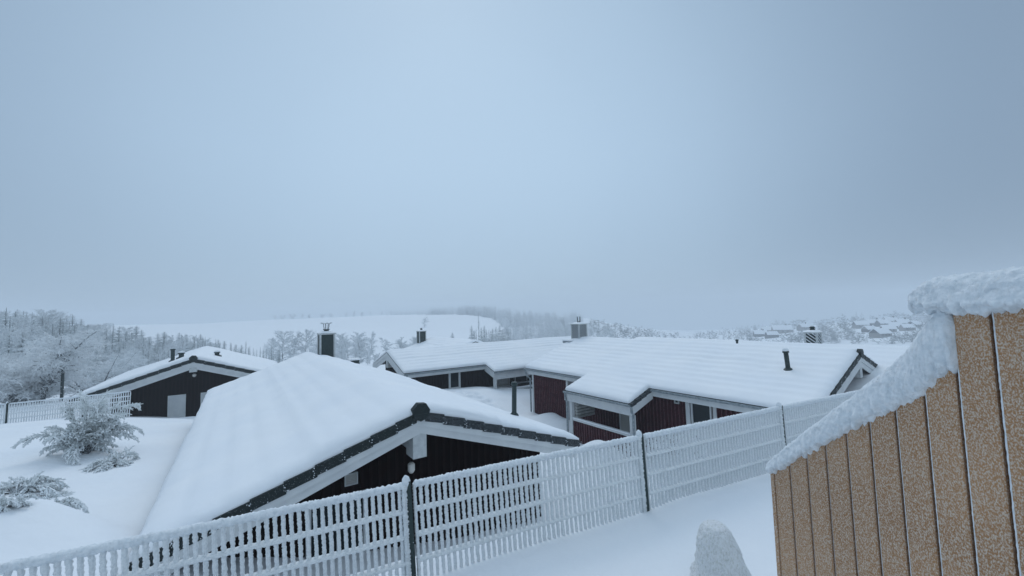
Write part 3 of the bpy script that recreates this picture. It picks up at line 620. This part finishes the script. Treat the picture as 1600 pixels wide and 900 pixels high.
# corner post edge at the far end
k = MB(); k.box(-WB-.02, -WB+.003, min(ysg*-.03, ysg*.034), max(ysg*-.03, ysg*.034), F(-2.3), F(topz(-1))-.004, BO); k.build('end_post', scr)
def cap(name, path, ang_n=72, res=.006, seed=0, amp=.008, rag=.055):
    """snow lying along a path of (x, z_world, half width, height above, hang below)"""
    X = np.array([p[0] for p in path]); S = np.concatenate([[0], np.cumsum(np.hypot(np.diff(X), np.diff([p[1] for p in path])))]); n = int(S[-1]/res); V = []
    for i in range(n+1):
        s_ = S[-1]*i/n; x = np.interp(s_, S, X); z, hw, ha, hb = (np.interp(s_, S, [p[q] for p in path]) for q in (1, 2, 3, 4)); row = []
        for j in range(ang_n):
            a = 2*math.pi*j/ang_n; ca, sa = math.cos(a), math.sin(a)
            yy = hw*math.copysign(abs(ca)**.8, ca); zz = (ha if sa > 0 else hb)*math.copysign(abs(sa)**.75, sa)
            q = Vector((x*1., yy, z+zz))
            d = fnoise(q.x*9+seed, q.y*9, q.z*9)*amp*.8 + fnoise(q.x*38+seed, q.y*38, q.z*38)*amp*.35 + fnoise(q.x*95, q.y*95+seed, q.z*95)*amp*.6
            d += max(0, fnoise(q.x*60+seed*3, q.y*60, q.z*60))*amp*.9
            if sa < .25 and ca > -.2: d += abs(fnoise(q.x*24+seed, q.y*16, 3))*rag*min(1, (.25-sa)) + abs(fnoise(q.x*70+seed, q.z*50, 5))*rag*.45*min(1, (.25-sa))
            k_ = min(1, ha/.04); nx, nz = ca, sa
            row.append((q.x + fnoise(q.z*30, q.y*30, seed)*amp*.5, ysg*(q.y+.016+nx*d*k_), F(q.z+nz*d*k_)))
        V.append(row)
    V = np.array(V); c0, c1 = V[0].mean(0), V[-1].mean(0); V = np.concatenate([np.repeat(c0[None, None], ang_n, 1), V, np.repeat(c1[None, None], ang_n, 1)])
    return grid_mesh(name, V, len(V), ang_n, RIME, scr, closed_u=True)
tz = lambda t: (t*WB, topz(t))
cap('slope_snow', [(-1.45*WB, topz(-1.45)+.012, .012, .012, .012), (-1.3*WB, topz(-1.3)+.02, .030, .025, .02), (-1*WB, topz(-1), .042, .048, .022), (1*WB, topz(1), .052, .075, .034), (3*WB, topz(3), .056, .095, .045),
    (4.6*WB, topz(4.6), .056, .108, .055), (5.7*WB, topz(5.7)+.01, .054, .125, .085), (6.3*WB, topz(6.3)+.045, .058, .14, .10), (6.72*WB, topz(6.7)+.075, .052, .13, .115), (6.96*WB, topz(6.7)+.085, .052, .11, .115), (7.06*WB, topz(6.7)+.085, .03, .06, .08)], seed=1)
cap('top_snow', [(5.86*WB, .0, .01, .01, .01), (5.90*WB, .0, .035, .025, .022), (6.05*WB, .004, .055, .048, .030), (6.4*WB, .006, .066, .075, .032), (6.9*WB, .004, .075, .094, .034), (8.5*WB, .0, .08, .108, .024), (17*WB, .0, .08, .112, .024)], seed=9, amp=.010)

# ------------------------------------------------------------------ snow hump in front of the fence
nx_, ny_ = 90, 60; V = np.zeros((nx_, ny_, 3))
for i in range(nx_):
    for j in range(ny_):
        t = i/(nx_-1); a = 2*math.pi*j/ny_
        prof = [(0, .36), (.12, .30), (.35, .262), (.55, .228), (.72, .200), (.86, .165), (.95, .12), (1, 0)]
        r_ = np.interp(t, [p[0] for p in prof], [p[1] for p in prof]); z = .50*t**.92
        x, y = r_*math.cos(a), r_*math.sin(a)*.9
        d = 1+.10*fnoise(x*4+2, y*4, z*4)+.05*fnoise(x*18, y*18, z*11)+.05*fnoise(x*52, y*52, z*26); V[i, j] = (x*d*.84+.035*(1-t)*1.2+.03*t*0, y*d, z-.03+.006*fnoise(x*30, y*30, 7))
HM = mat('frosted_grass_hump', (.80, .83, .85), .9, .1, bump=((26, .7, .03, 4), (90, 1, .012, 3)), speck=(60, .50, .75, (.60, .63, .60), (1, 1, .5)), topsnow=((.82, .85, .88), .5, .85))
hm = grid_mesh('snow_hump', V, nx_, ny_, HM, None, closed_u=True); hm.scale = (.80, .80, .88); hm.location = (1.56, 3.30, -2.12); tag(hm, 'rounded hump crusted with rough snow standing before the mesh fence', 'snow hump')

# ------------------------------------------------------------------ lamp post
lp = empty('street_lamp', (-30.2, 27, -5.2), 0, 'slim dark lamp post with a flat snowy head in front of the frosted trees', 'street lamp')
k = MB(); k.tube([(0, 0, -.3), (.02, 0, 3.25)], [.09, .07], GREENM, 10); k.build('pole', lp)
k = MB(); k.tube([(.02, 0, 3.20), (.02, 0, 3.28), (.02, 0, 3.36)], [.08, .30, .30], GREENM, 14); h_ = k.build('lamp_head', lp)
k = MB(); k.tube([(.0, 0, 3.36), (.0, 0, 3.42), (0, 0, 3.47)], [.36, .33, .12], RIME, 14); k.build('snow_cap', h_, True)

# ------------------------------------------------------------------ trees: a few kinds, copied
def seg(V, Fc, a, b, ra, rb, n=3):
    d = (b-a); L = d.length
    if L < 1e-6: return
    d /= L; u = d.orthogonal().normalized(); w = d.cross(u); k = len(V)
    for (p, r) in ((a, ra), (b, rb)):
        for j in range(n):
            t = 2*math.pi*j/n; V.append(tuple(p+(u*math.cos(t)+w*math.sin(t))*r))
    for j in range(n): Fc.append((k+j, k+(j+1) % n, k+n+(j+1) % n, k+n+j))
def to_mesh(name, V, Fc, m):
    me = bpy.data.meshes.new(name); me.from_pydata(V, [], Fc); me.materials.append(m); me.update(); return me
def deciduous(seed, h, wr=.42, nb=34, r=.03, twn=5, lead=1, tilt=.0, low=.12, tr=.10, sub=5, twl=.5, up=.7, cm=None):
    """central limbs with arching side branches carrying frosted twigs; crown radius wr*h"""
    rnd = random.Random(seed); TV, TF, CV, CF = [], [], [], []
    rv = lambda a: Vector((rnd.uniform(-a, a), rnd.uniform(-a, a), rnd.uniform(-a, a)))
    for m in range(lead):
        az = 2*math.pi*m/max(1, lead)+rnd.uniform(-.5, .5); ti = tilt*rnd.uniform(.6, 1.3) if lead > 1 else tilt*.3; hh = h*(1 if m == 0 else rnd.uniform(.72, .95))
        pts = [Vector((math.cos(az)*.05*lead*.5, math.sin(az)*.05*lead*.5, -.4))]; d = Vector((math.cos(az)*ti, math.sin(az)*ti, 1)).normalized(); n = 12
        for i in range(n):
            d = (d+Vector((math.cos(az)*ti*.10, math.sin(az)*ti*.10, .05))+rv(.10)).normalized(); pts.append(pts[-1]+d*(hh+.4)/n*.98)
        rad = [tr*h/8*(1-.9*i/n)/(1+.35*(lead-1)) for i in range(n+1)]
        for i in range(n): seg(TV, TF, pts[i], pts[i+1], rad[i], rad[i+1], 6)
        for b in range(nb):
            t = low+(1-low)*((b+rnd.random())/nb); f = t*n; i = min(n-1, int(f)); p = pts[i].lerp(pts[i+1], f-i); a = rnd.uniform(0, 6.28)
            prof = max(.12, math.sin(math.pi*min(1, max(.0, (t-low*.4)/(1.06-low*.4)))**.85)**.7); L = wr*h*prof*rnd.uniform(.65, 1.12)/(1 if lead == 1 else 1.25)
            d = Vector((math.cos(a), math.sin(a), up*rnd.uniform(.4, 1.3))).normalized(); k = 6; rr = max(rad[i]*.45, r)
            for j in range(k):
                q = p+d*L/k; (seg(TV, TF, p, q, max(rr*(1-j/k), r*1.0), max(rr*(1-(j+1)/k), r*.9), 4) if j < 3 and rr > r*1.3 else seg(CV, CF, p, q, r, r*.9, 3))
                for s_ in range(sub if j else 2):
                    e = (d*.7+rv(.9)+Vector((0, 0, .05))).normalized(); pp = p.lerp(q, rnd.random()); l = L*.30*rnd.uniform(.5, 1.1)*(1.1-.5*j/k)
                    q1 = pp+e*l*.5; e2 = (e+rv(.4)+Vector((0, 0, -.22))).normalized(); q2 = q1+e2*l*.5; seg(CV, CF, pp, q1, r*.8, r*.75); seg(CV, CF, q1, q2, r*.75, r*.5)
                    for _ in range(twn):
                        c = (pp.lerp(q1, rnd.random()) if rnd.random() < .4 else q1.lerp(q2, rnd.random())); e3 = (e+rv(.9)+Vector((0, 0, -.1))).normalized(); seg(CV, CF, c, c+e3*l*.35*twl*2*rnd.uniform(.5, 1.1), r*.65, r*.4)
                p = q; d = (d+rv(.13)+Vector((0, 0, -.10))).normalized()
    return to_mesh('trunk', TV, TF, BARK), to_mesh('crown', CV, CF, cm or TWIG)
def conifer(seed, h, w=.22, whorls=26, nb=6, r=.02, sub=7, thin=False, low=.06):
    rnd = random.Random(seed); TV, TF, CV, CF = [], [], [], []
    seg(TV, TF, Vector((0, 0, -.5)), Vector((0, 0, h*.5)), .02*h, .012*h, 6); seg(TV, TF, Vector((0, 0, h*.5)), Vector((0, 0, h)), .012*h, .003*h, 6)
    for i in range(whorls):
        t = low+(1-low)*(i+rnd.uniform(-.3, .3))/whorls; z = h*t; L = h*w*(1-t)**.75*(1.1 if not thin else .6)+.04*h*.5
        for b in range(nb):
            if rnd.random() < (.12 if not thin else .3): continue
            a = rnd.uniform(0, 6.28); l = L*rnd.uniform(.55, 1.15); e = Vector((math.cos(a), math.sin(a), 0)); p0 = Vector((0, 0, z)); up = .25 if t > .8 else -.05
            p1 = p0+e*l*.55+Vector((0, 0, up*l*.5-.02*l)); p2 = p0+e*l+Vector((0, 0, up*l-.22*l)); seg(CV, CF, p0, p1, r*1.2, r); seg(CV, CF, p1, p2, r, r*.6)
            for s_ in range(sub):
                q = s_/(sub-1); pp = p0.lerp(p1, q*2) if q < .5 else p1.lerp(p2, q*2-1)
                for sd_ in (-1, 1):
                    sv = (e.cross(Vector((0, 0, 1)))*sd_+e*.7+Vector((0, 0, -.35+rnd.uniform(-.3, .2)))).normalized(); seg(CV, CF, pp, pp+sv*l*.38*(1-q*.6)*rnd.uniform(.6, 1.1), r*.9, r*.5)
    return to_mesh('trunk', TV, TF, BARK), to_mesh('crown', CV, CF, NEEDLE)
def tree(name, meshes, loc, s, rz, label, group=None, cat='tree'):
    o = empty(name, loc, rz, label, cat, group); o.scale = (s[0], s[0], s[1]) if isinstance(s, tuple) else (s, s, s)
    for nm, me in zip(('trunk', 'crown'), meshes): link(bpy.data.objects.new(nm, me), o)
    return o
DEC = [deciduous(11+i, 8, .33+.04*i, 34, .036, 4, lead=1+i % 2, tilt=.3, sub=5, up=1.0) for i in range(4)]
SPR = [conifer(31+i, 8, .24, 34, 8, .034) for i in range(3)]
THIN = [conifer(51+i, 8, .17, 30, 6, .030, 5, thin=True, low=.12) for i in range(3)]
rt = random.Random(5)
# the large spreading tree at the left and its neighbours
TWW = mat('white_frosted_twig', (.80, .83, .85), .9, .1)
BIG = deciduous(3, 6.4, .44, 40, .019, 5, lead=7, tilt=.75, low=.10, tr=.55, sub=6, up=.6, cm=TWW)
def gz(x, y): return float(ground_z(x, y))
x, y = un(52, 600, 27.)[:2]; tree('spreading_tree', BIG, (x, y, gz(x, y)), (1.0, 1.0), .3, 'large spreading frosted broadleaf tree with dark limbs behind the far mesh fence')
BIG2 = deciduous(8, 6.0, .46, 32, .020, 4, lead=5, tilt=.6, low=.06, tr=.30, sub=5, up=.5)
x, y = un(-40, 600, 30.)[:2]; tree('spreading_tree', BIG2, (x, y, gz(x, y)), 1.05, 1., 'frosted broadleaf tree cut by the left edge of the photo', None)
x, y = un(150, 600, 36.)[:2]; tree('spreading_tree', BIG2, (x, y, gz(x, y)), (.95, .92), 2.2, 'frosted broadleaf tree right of the large spreading one, its low limbs over the lamp post', None)
# belt of frosted trees down the valley side: top line taken from the photo's skyline
TLX = [-60, 0, 60, 110, 150, 200, 240, 310, 350, 400, 430, 470, 540]; TLY = [472, 476, 482, 488, 500, 505, 512, 512, 520, 534, 541, 545, 552]
GB = 'frosted trees in the wooded valley left of the field'
def belt(n, Y0, Y1, x0, x1, lift):
    for i in range(n):
        px = x0+(x1-x0)*(i+rt.random())/n; Y = rt.uniform(Y0, Y1); x, y, _ = un(px, 500, Y); z = gz(x, y)
        ty = np.interp(px, TLX, TLY)+rt.uniform(0, 16)+lift; zt = un(px, ty, Y)[2]; h = max(3.0, min(zt-z, 17))
        q = rt.random()
        if px > 350: kind = 'thin' if q < .75 else ('dec' if q < .87 else 'spr')
        else: kind = 'spr' if q < .5 else ('dec' if q < .8 else 'thin')
        M, nm, lb = {'thin': (THIN, 'larch_tree', 'slender frosted tree'), 'dec': (DEC, 'broadleaf_tree', 'rounded frosted broadleaf tree'), 'spr': (SPR, 'spruce_tree', 'pointed frosted spruce')}[kind]
        s = h/8; where = 'behind the spreading tree' if px < 105 else ('above the far fence' if px < 240 else ('above the roof of the left house' if px < 345 else 'between the two left roofs'))
        row = ', far row' if Y > 92 else (', middle rows' if Y > 66 else (', nearer row' if Y > 50 else ', nearest row'))
        tree(nm, rt.choice(M), (x, y, z-.1), (s*(rt.uniform(.8, 1.1) if kind != 'thin' else .9), s), rt.uniform(0, 6.28), lb+' '+where+row, GB)
belt(62, 95, 125, -30, 440, 0)
belt(62, 68, 92, -30, 440, 5)
belt(56, 50, 66, -30, 440, 14)
belt(30, 40, 50, -20, 270, 30)
# groups of broadleaf trees below the field
ORD = ['first', 'second', 'third', 'fourth', 'fifth', 'sixth', 'seventh', 'eighth']
def clump(spec, what, group, M=DEC, nm='broadleaf_tree', wide=1.0):
    for i, (px, top, Y, wd) in enumerate(sorted(spec)):
        x, y, _ = un(px, 520, Y); z = gz(x, y); h = max(2.5, un(px, top, Y)[2]-z); tree(nm, rt.choice(M), (x, y, z-.1), (wd*h/8*wide, h/8), rt.uniform(0, 6.28), ORD[i]+' frosted tree from left in the clump '+what, group)
clump([(440, 517, 92, 1.2), (458, 519, 88, 1.1), (478, 515, 90, 1.1), (425, 528, 84, .9), (500, 518, 86, 1.1), (470, 540, 66, 1), (490, 545, 64, 1), (455, 548, 62, .9)], 'left of the nearest chimney', 'clump of frosted trees left of the nearest chimney')
clump([(532, 515, 82, 1.1), (545, 522, 78, 1.1), (562, 511, 88, 1.1), (577, 518, 95, .7), (555, 542, 60, 1), (575, 545, 62, 1), (588, 550, 58, .9), (535, 548, 58, 1)], 'right of the nearest chimney', 'clump of frosted trees right of the nearest chimney')
clump([(617, 521, 66, 1.), (632, 520, 68, 1.1), (648, 524, 66, .9)], 'behind the middle house ridge', 'frosted trees behind the middle house ridge')
clump([(889, 495, 60, .8), (877, 508, 62, .7)], 'just left of the slate chimney', 'frosted trees left of the slate chimney')
clump([(925, 501, 62, .9), (938, 507, 66, .9), (953, 513, 70, .9), (914, 512, 60, .8)], 'just right of the slate chimney', 'frosted trees right of the slate chimney')
def one(px, base, top, M, name, label, wide=1., Y=None):
    p = hit(px, base, 60) if Y is None else (un(px, base, Y)[0], Y, un(px, base, Y)[2])
    h = un(px, top, p[1])[2]-p[2]; return tree(name, M, (p[0], p[1], p[2]-.1), (h/8*wide, h/8), rt.uniform(0, 6), label)
one(663, 511, 495, DEC[0], 'broadleaf_tree', 'lone frosted tree out on the white field', 1.5)
one(707, 532, 519, SPR[1], 'spruce_tree', 'small lone spruce low on the white field', 1.6)
one(748, 514, 488, THIN[0], 'larch_tree', 'lone slender tree at the upper edge of the field by the forest', .9)
for (px, top) in ((737, 508), (741, 515), (744, 513), (748, 510), (752, 511), (757, 508), (760, 515), (764, 513), (767, 516), (770, 512), (775, 510), (778, 514), (781, 508), (784, 515), (786, 513), (789, 511), (792, 512), (795, 515), (798, 514)):
    x, y, _ = un(px, 520, rt.uniform(118, 150)); z = gz(x, y); h = un(px, top, y)[2]-z; tree('spruce_tree', (SPR+THIN)[px % 5], (x, y, z-.1), (h/8*.75, h/8), px, ('leftmost thin frosted tree of the sparse row on the right edge of the field' if px == 737 else 'thin frosted tree inside the sparse row on the right edge of the field'), 'sparse row of thin trees right of the field')
for (px, b, tp) in ((430, 505, 494), (441, 504, 490), (457, 503, 488), (472, 503, 489), (483, 502, 490), (503, 500, 490), (517, 499, 489), (540, 497, 487), (552, 497, 485), (565, 496, 486), (580, 495, 486), (596, 494, 485), (612, 494, 484)):
    Y = 398.; x = un(px, b, Y)[0]; z = gz(x, Y); zt = un(px, tp, Y)[2]; h = max(5, zt-z); tree('broadleaf_tree', DEC[px % 4], (x, Y, z-.2), (h/8*1.3, h/8), px, 'hazy tree on the skyline along the top of the field', 'hazy trees along the top of the field')

# forests that read as one mass, built as single objects of small trees
def mass(name, pts, label, proto, seed=1, m=None):
    rnd = random.Random(seed); V, Fc = [], []
    arrs = []
    for me in proto:
        v = np.array([q.co[:] for q in me.vertices]); f = [tuple(p.vertices) for p in me.polygons]; arrs.append((v, f))
    for (x, y, z, h, w) in pts:
        v, f = rnd.choice(arrs); a = rnd.uniform(0, 6.28); c, s = math.cos(a), math.sin(a); k = len(V)
        vv = np.stack([(v[:, 0]*c-v[:, 1]*s)*w*h/8+x, (v[:, 0]*s+v[:, 1]*c)*w*h/8+y, v[:, 2]*h/8+z-.2], -1); V += vv.tolist(); Fc += [tuple(i+k for i in q) for q in f]
    me = bpy.data.meshes.new(name); me.from_pydata(V, [], Fc); me.materials.append(m or FORM); me.update()
    return tag(link(bpy.data.objects.new(name, me)), label, None, None, 'stuff')
FARP = [conifer(71, 8, .22, 12, 6, .09, 3)[1], conifer(72, 8, .15, 11, 5, .09, 3, thin=True)[1], conifer(73, 8, .26, 12, 6, .09, 3)[1]]
pts = []
rf_ = random.Random(3)
LX = [585, 640, 700, 720, 745, 770, 800, 830, 860, 890, 905]; UB = [496, 495, 495, 494, 494, 496, 500, 504, 508, 514, 520]; LB = [496.5, 496, 497, 497, 500, 506, 530, 535, 535, 535, 535]
for i in range(1150):
    px = 600+310*rf_.random()**.55; yl = np.interp(px, [600, 690, 740, 775, 800, 830, 910], [392, 384, 362, 315, 190, 135, 120]); Y = 415-(415-yl)*rf_.random()**.8
    x = un(px, 500, Y)[0]; pts.append((x, Y, gz(x, Y), rf_.uniform(5.5, 11)*np.interp(px, [600, 680, 760], [.55, .75, 1.0]), rf_.uniform(.7, 1.1)))
mass('spruce_forest', pts, 'dense frosted spruce forest on the ridge right of the field', FARP)
# far slope beyond the slate chimney: scattered shrubs
BUSHP = [deciduous(91+i, 8, .5, 9, .10, 1, lead=2, tilt=.4, low=.02, sub=2)[1] for i in range(2)]
pts = []
for i in range(150):
    px = rf_.uniform(925, 1085); u_ = np.interp(px, [905, 1080], [500, 527]); py = rf_.uniform(u_+1, u_+22); p = hit(px, py, 100, 900)
    if p: pts.append((p[0], p[1], p[2], rf_.uniform(2.5, 6), 1.3))
mass('hillside_scrub', pts, 'dark frosted scrub dotted over the white slope beyond the slate chimney', BUSHP, 2, WOOD)
VL = [(1188, 526, 'leftmost low cottage of the far village above the roof line'), (1200, 521, 'low cottage between the leftmost one and the taller white roofed one'), (1222, 521, 'taller white roofed cottage left of the far slate chimney'), (1206, 528, 'small cottage just under the second roof from the left in the village'),
      (1256, 516, 'cottage with a bright roof just behind the far slate chimney'), (1345, 513, 'leftmost cottage of the village cluster near the snowy screen'), (1358, 519, 'cottage among trees left of the large gabled one'), (1376, 527, 'large cottage with a dark gable and long white roof at the village edge'),
      (1366, 509, 'small high cottage in the upper left of the cluster'), (1380, 510, 'cottage in the upper middle of the cluster'), (1392, 507, 'topmost cottage of the cluster by the skyline trees'), (1399, 514, 'cottage right of the middle of the cluster'),
      (1410, 509, 'upper right cottage of the cluster'), (1388, 519, 'cottage just above the long white roof'), (1418, 517, 'cottage at the lower right by the snowy screen edge'), (1428, 511, 'rightmost cottage of the village beside the snowy screen')]
pts = []
for i in range(620):
    px = rf_.uniform(1085, 1470); py = rf_.uniform(np.interp(px, [1085, 1200, 1300, 1470], [522, 512, 499, 498]), 538)
    if any(abs(px-a) < 13*(1.6 if a in (1376, 1222) else 1) and -3 < py-b < 9 for a, b, _ in VL): continue
    if rf_.random() < .25 and py < 515: continue
    p = hit(px, py, 100, 900)
    if p: pts.append((p[0], p[1], p[2], rf_.uniform(9, 17)*p[1]/625*np.interp(px, [1085, 1150, 1220], [.4, .6, 1]), rf_.uniform(.9, 1.3)))
mass('village_wood', pts, 'frosted bushy woodland around the village on the far right slope', BUSHP+FARP[:1], 3, WOOD)

# ------------------------------------------------------------------ far village
def cottage(i, px, py, L, W, Hh, rot, label):
    p = hit(px, py, 100, 900)
    if p is None: return
    q = p[1]/360; L *= q; W *= q; Hh *= q
    o = empty('cottage', (p[0], p[1], p[2]-.3), rot, label, 'cottage', 'cottages of the far village'); k = MB(); rz_ = Hh+W*.42
    k.box(-L/2, L/2, -W/2, W/2, 0, Hh, VWALL if i % 3 else VDARK); k.prism([(-W/2, Hh), (W/2, Hh), (0, rz_-.1)], 'x', -L/2, L/2, VDARK if i % 2 else VWALL); k.build('wall', o)
    k = MB()
    for sg in (1, -1): k.prism([(0, rz_), (sg*(W/2+.4), Hh-.3), (sg*(W/2+.4), Hh-.05), (0, rz_+.3)], 'x', -L/2-.3, L/2+.3, FIELD)
    r_ = k.build('roof', o)
    if i % 2 == 0: k = MB(); k.box(L*.2, L*.2+.8, -.4, .4, rz_-.5, rz_+1.3, VDARK); k.build('chimney', r_)
    for s_ in range(3):
        k = MB(); xx = -L/2+L*(.2+.25*s_); k.box(xx, xx+1.1, -W/2-.06, -W/2, Hh*.45, Hh*.8, VDARK); k.build('window', o)
for i, (px, py, lb) in enumerate(VL):
    big = 1.5 if px in (1376, 1222) else 1.0
    cottage(i, px, py, rf_.uniform(8, 10)*big, rf_.uniform(6, 7.5)*big**.5, rf_.uniform(2.8, 3.8)*big**.3, rf_.uniform(-.7, .5), lb)

# ------------------------------------------------------------------ frosted shrubs on the left bank
def shrub(seed, n, L, tw, rise=.5, spread=1.0, bias=(0, 0)):
    rnd = random.Random(seed); SV_, SF_, CV, CF = [], [], [], []
    for i in range(n):
        a = rnd.uniform(0, 6.28); el = rnd.uniform(.05, 1)*rise; p = Vector((rnd.uniform(-.1, .1), rnd.uniform(-.1, .1), -.05)); d = Vector((math.cos(a)*spread+bias[0], math.sin(a)*spread+bias[1], el*1.6)).normalized(); l = L*rnd.uniform(.5, 1.05); k = 9
        for j in range(k):
            q = p+d*l/k; t = j/k; seg(SV_, SF_, p, q, tw*(1.5-t*.6), tw*(1.4-t*.6), 5)
            if j > 1:
                for s_ in range(5):
                    e = (d*.9+Vector((rnd.uniform(-1, 1), rnd.uniform(-1, 1), rnd.uniform(-.4, .6)))*.75).normalized(); pp = p.lerp(q, rnd.random()); ll = l*.20*(1.15-t*.5)*rnd.uniform(.5, 1.1)
                    for m in range(3):
                        q2 = pp+e*ll/3; seg(CV, CF, pp, q2, tw*1.05, tw*.95, 4)
                        for _ in range(3):
                            e2 = (e+Vector((rnd.uniform(-1, 1), rnd.uniform(-1, 1), rnd.uniform(-.9, .4)))*.8).normalized(); seg(CV, CF, q2, q2+e2*ll*.42*rnd.uniform(.5, 1.1), tw, tw*.75, 4)
                        pp = q2; e = (e+Vector((0, 0, -.28))).normalized()
            p = q; d = (d+Vector((rnd.uniform(-.12, .12), rnd.uniform(-.12, .12), -.19))).normalized()
    return to_mesh('stem', SV_, SF_, BARK), to_mesh('foliage', CV, CF, JUNIP)
def put(name, ms, px, py, Y, s, rz, label, dz=0, cat='shrub', group=None, zs=1.35):
    x, y, _ = un(px, py, Y); o = empty(name, (x, y, gz(x, y)+dz), rz, label, cat, group); o.scale = (s, s, s*zs)
    for nm, me in zip(('stem', 'foliage'), ms): link(bpy.data.objects.new(nm, me), o)
S1 = shrub(1, 46, 1.35, .012, 2.2, spread=.8); S2 = shrub(2, 22, 1.0, .009, .12, bias=(.5, 0)); S3 = shrub(4, 20, .7, .012, .12)
S4 = shrub(9, 26, .8, .011, .55); S5 = shrub(12, 30, .55, .014, .8)
put('frosted_shrub', S1, 132, 706, 8.9, .76, .4, 'tall frosted shrub with drooping sprays before the far fence', .0)
put('frosted_shrub', S4, 178, 712, 8.4, .85, 2.0, 'low frosted shrub spilling right at the foot of the tall one', .05)
put('frosted_shrub', S2, 85, 698, 9.0, .70, 3.3, 'flat frosted sprays poking from the snow left of the tall shrub', .02)
put('frosted_shrub', S4, 25, 745, 6.6, .95, .2, 'sprawling frosted shrub on the bank at the left photo edge', .04)
put('frosted_shrub', S2, 70, 750, 6.5, .6, .1, 'flat frosted sprays right of the sprawling shrub at the left edge', .03)
put('frosted_shrub', S5, 80, 790, 5.6, .75, 5.2, 'small tight frosted clump below the snow mound at the left', .0)
put('frosted_shrub', S5, -2, 822, 4.7, .55, 1.2, 'tiny frosted clump cut by the left photo edge near the fence', .0)
put('frosted_shrub', S2, 175, 668, 12.5, .45, 0, 'small frosted tuft beside the corner of the left house', .02)

# ------------------------------------------------------------------ haze
HZ = .0016
k = MB(); k.box(-1150, 1150, -60, 1120, -75, 34, FIELD); hz = k.build('haze'); hz.data.materials.clear()
hm_ = bpy.data.materials.new('haze'); hm_.use_nodes = True; t_ = hm_.node_tree; t_.nodes.remove(t_.nodes['Principled BSDF'])
pv = t_.nodes.new('ShaderNodeVolumePrincipled'); pv.inputs['Color'].default_value = (.88, .94, 1.0, 1); pv.inputs['Density'].default_value = HZ; pv.inputs['Anisotropy'].default_value = 0
t_.links.new(pv.outputs[0], t_.nodes['Material Output'].inputs['Volume']); hz.data.materials.append(hm_); tag(hz, 'pale winter haze filling the valley', None, None, 'stuff')
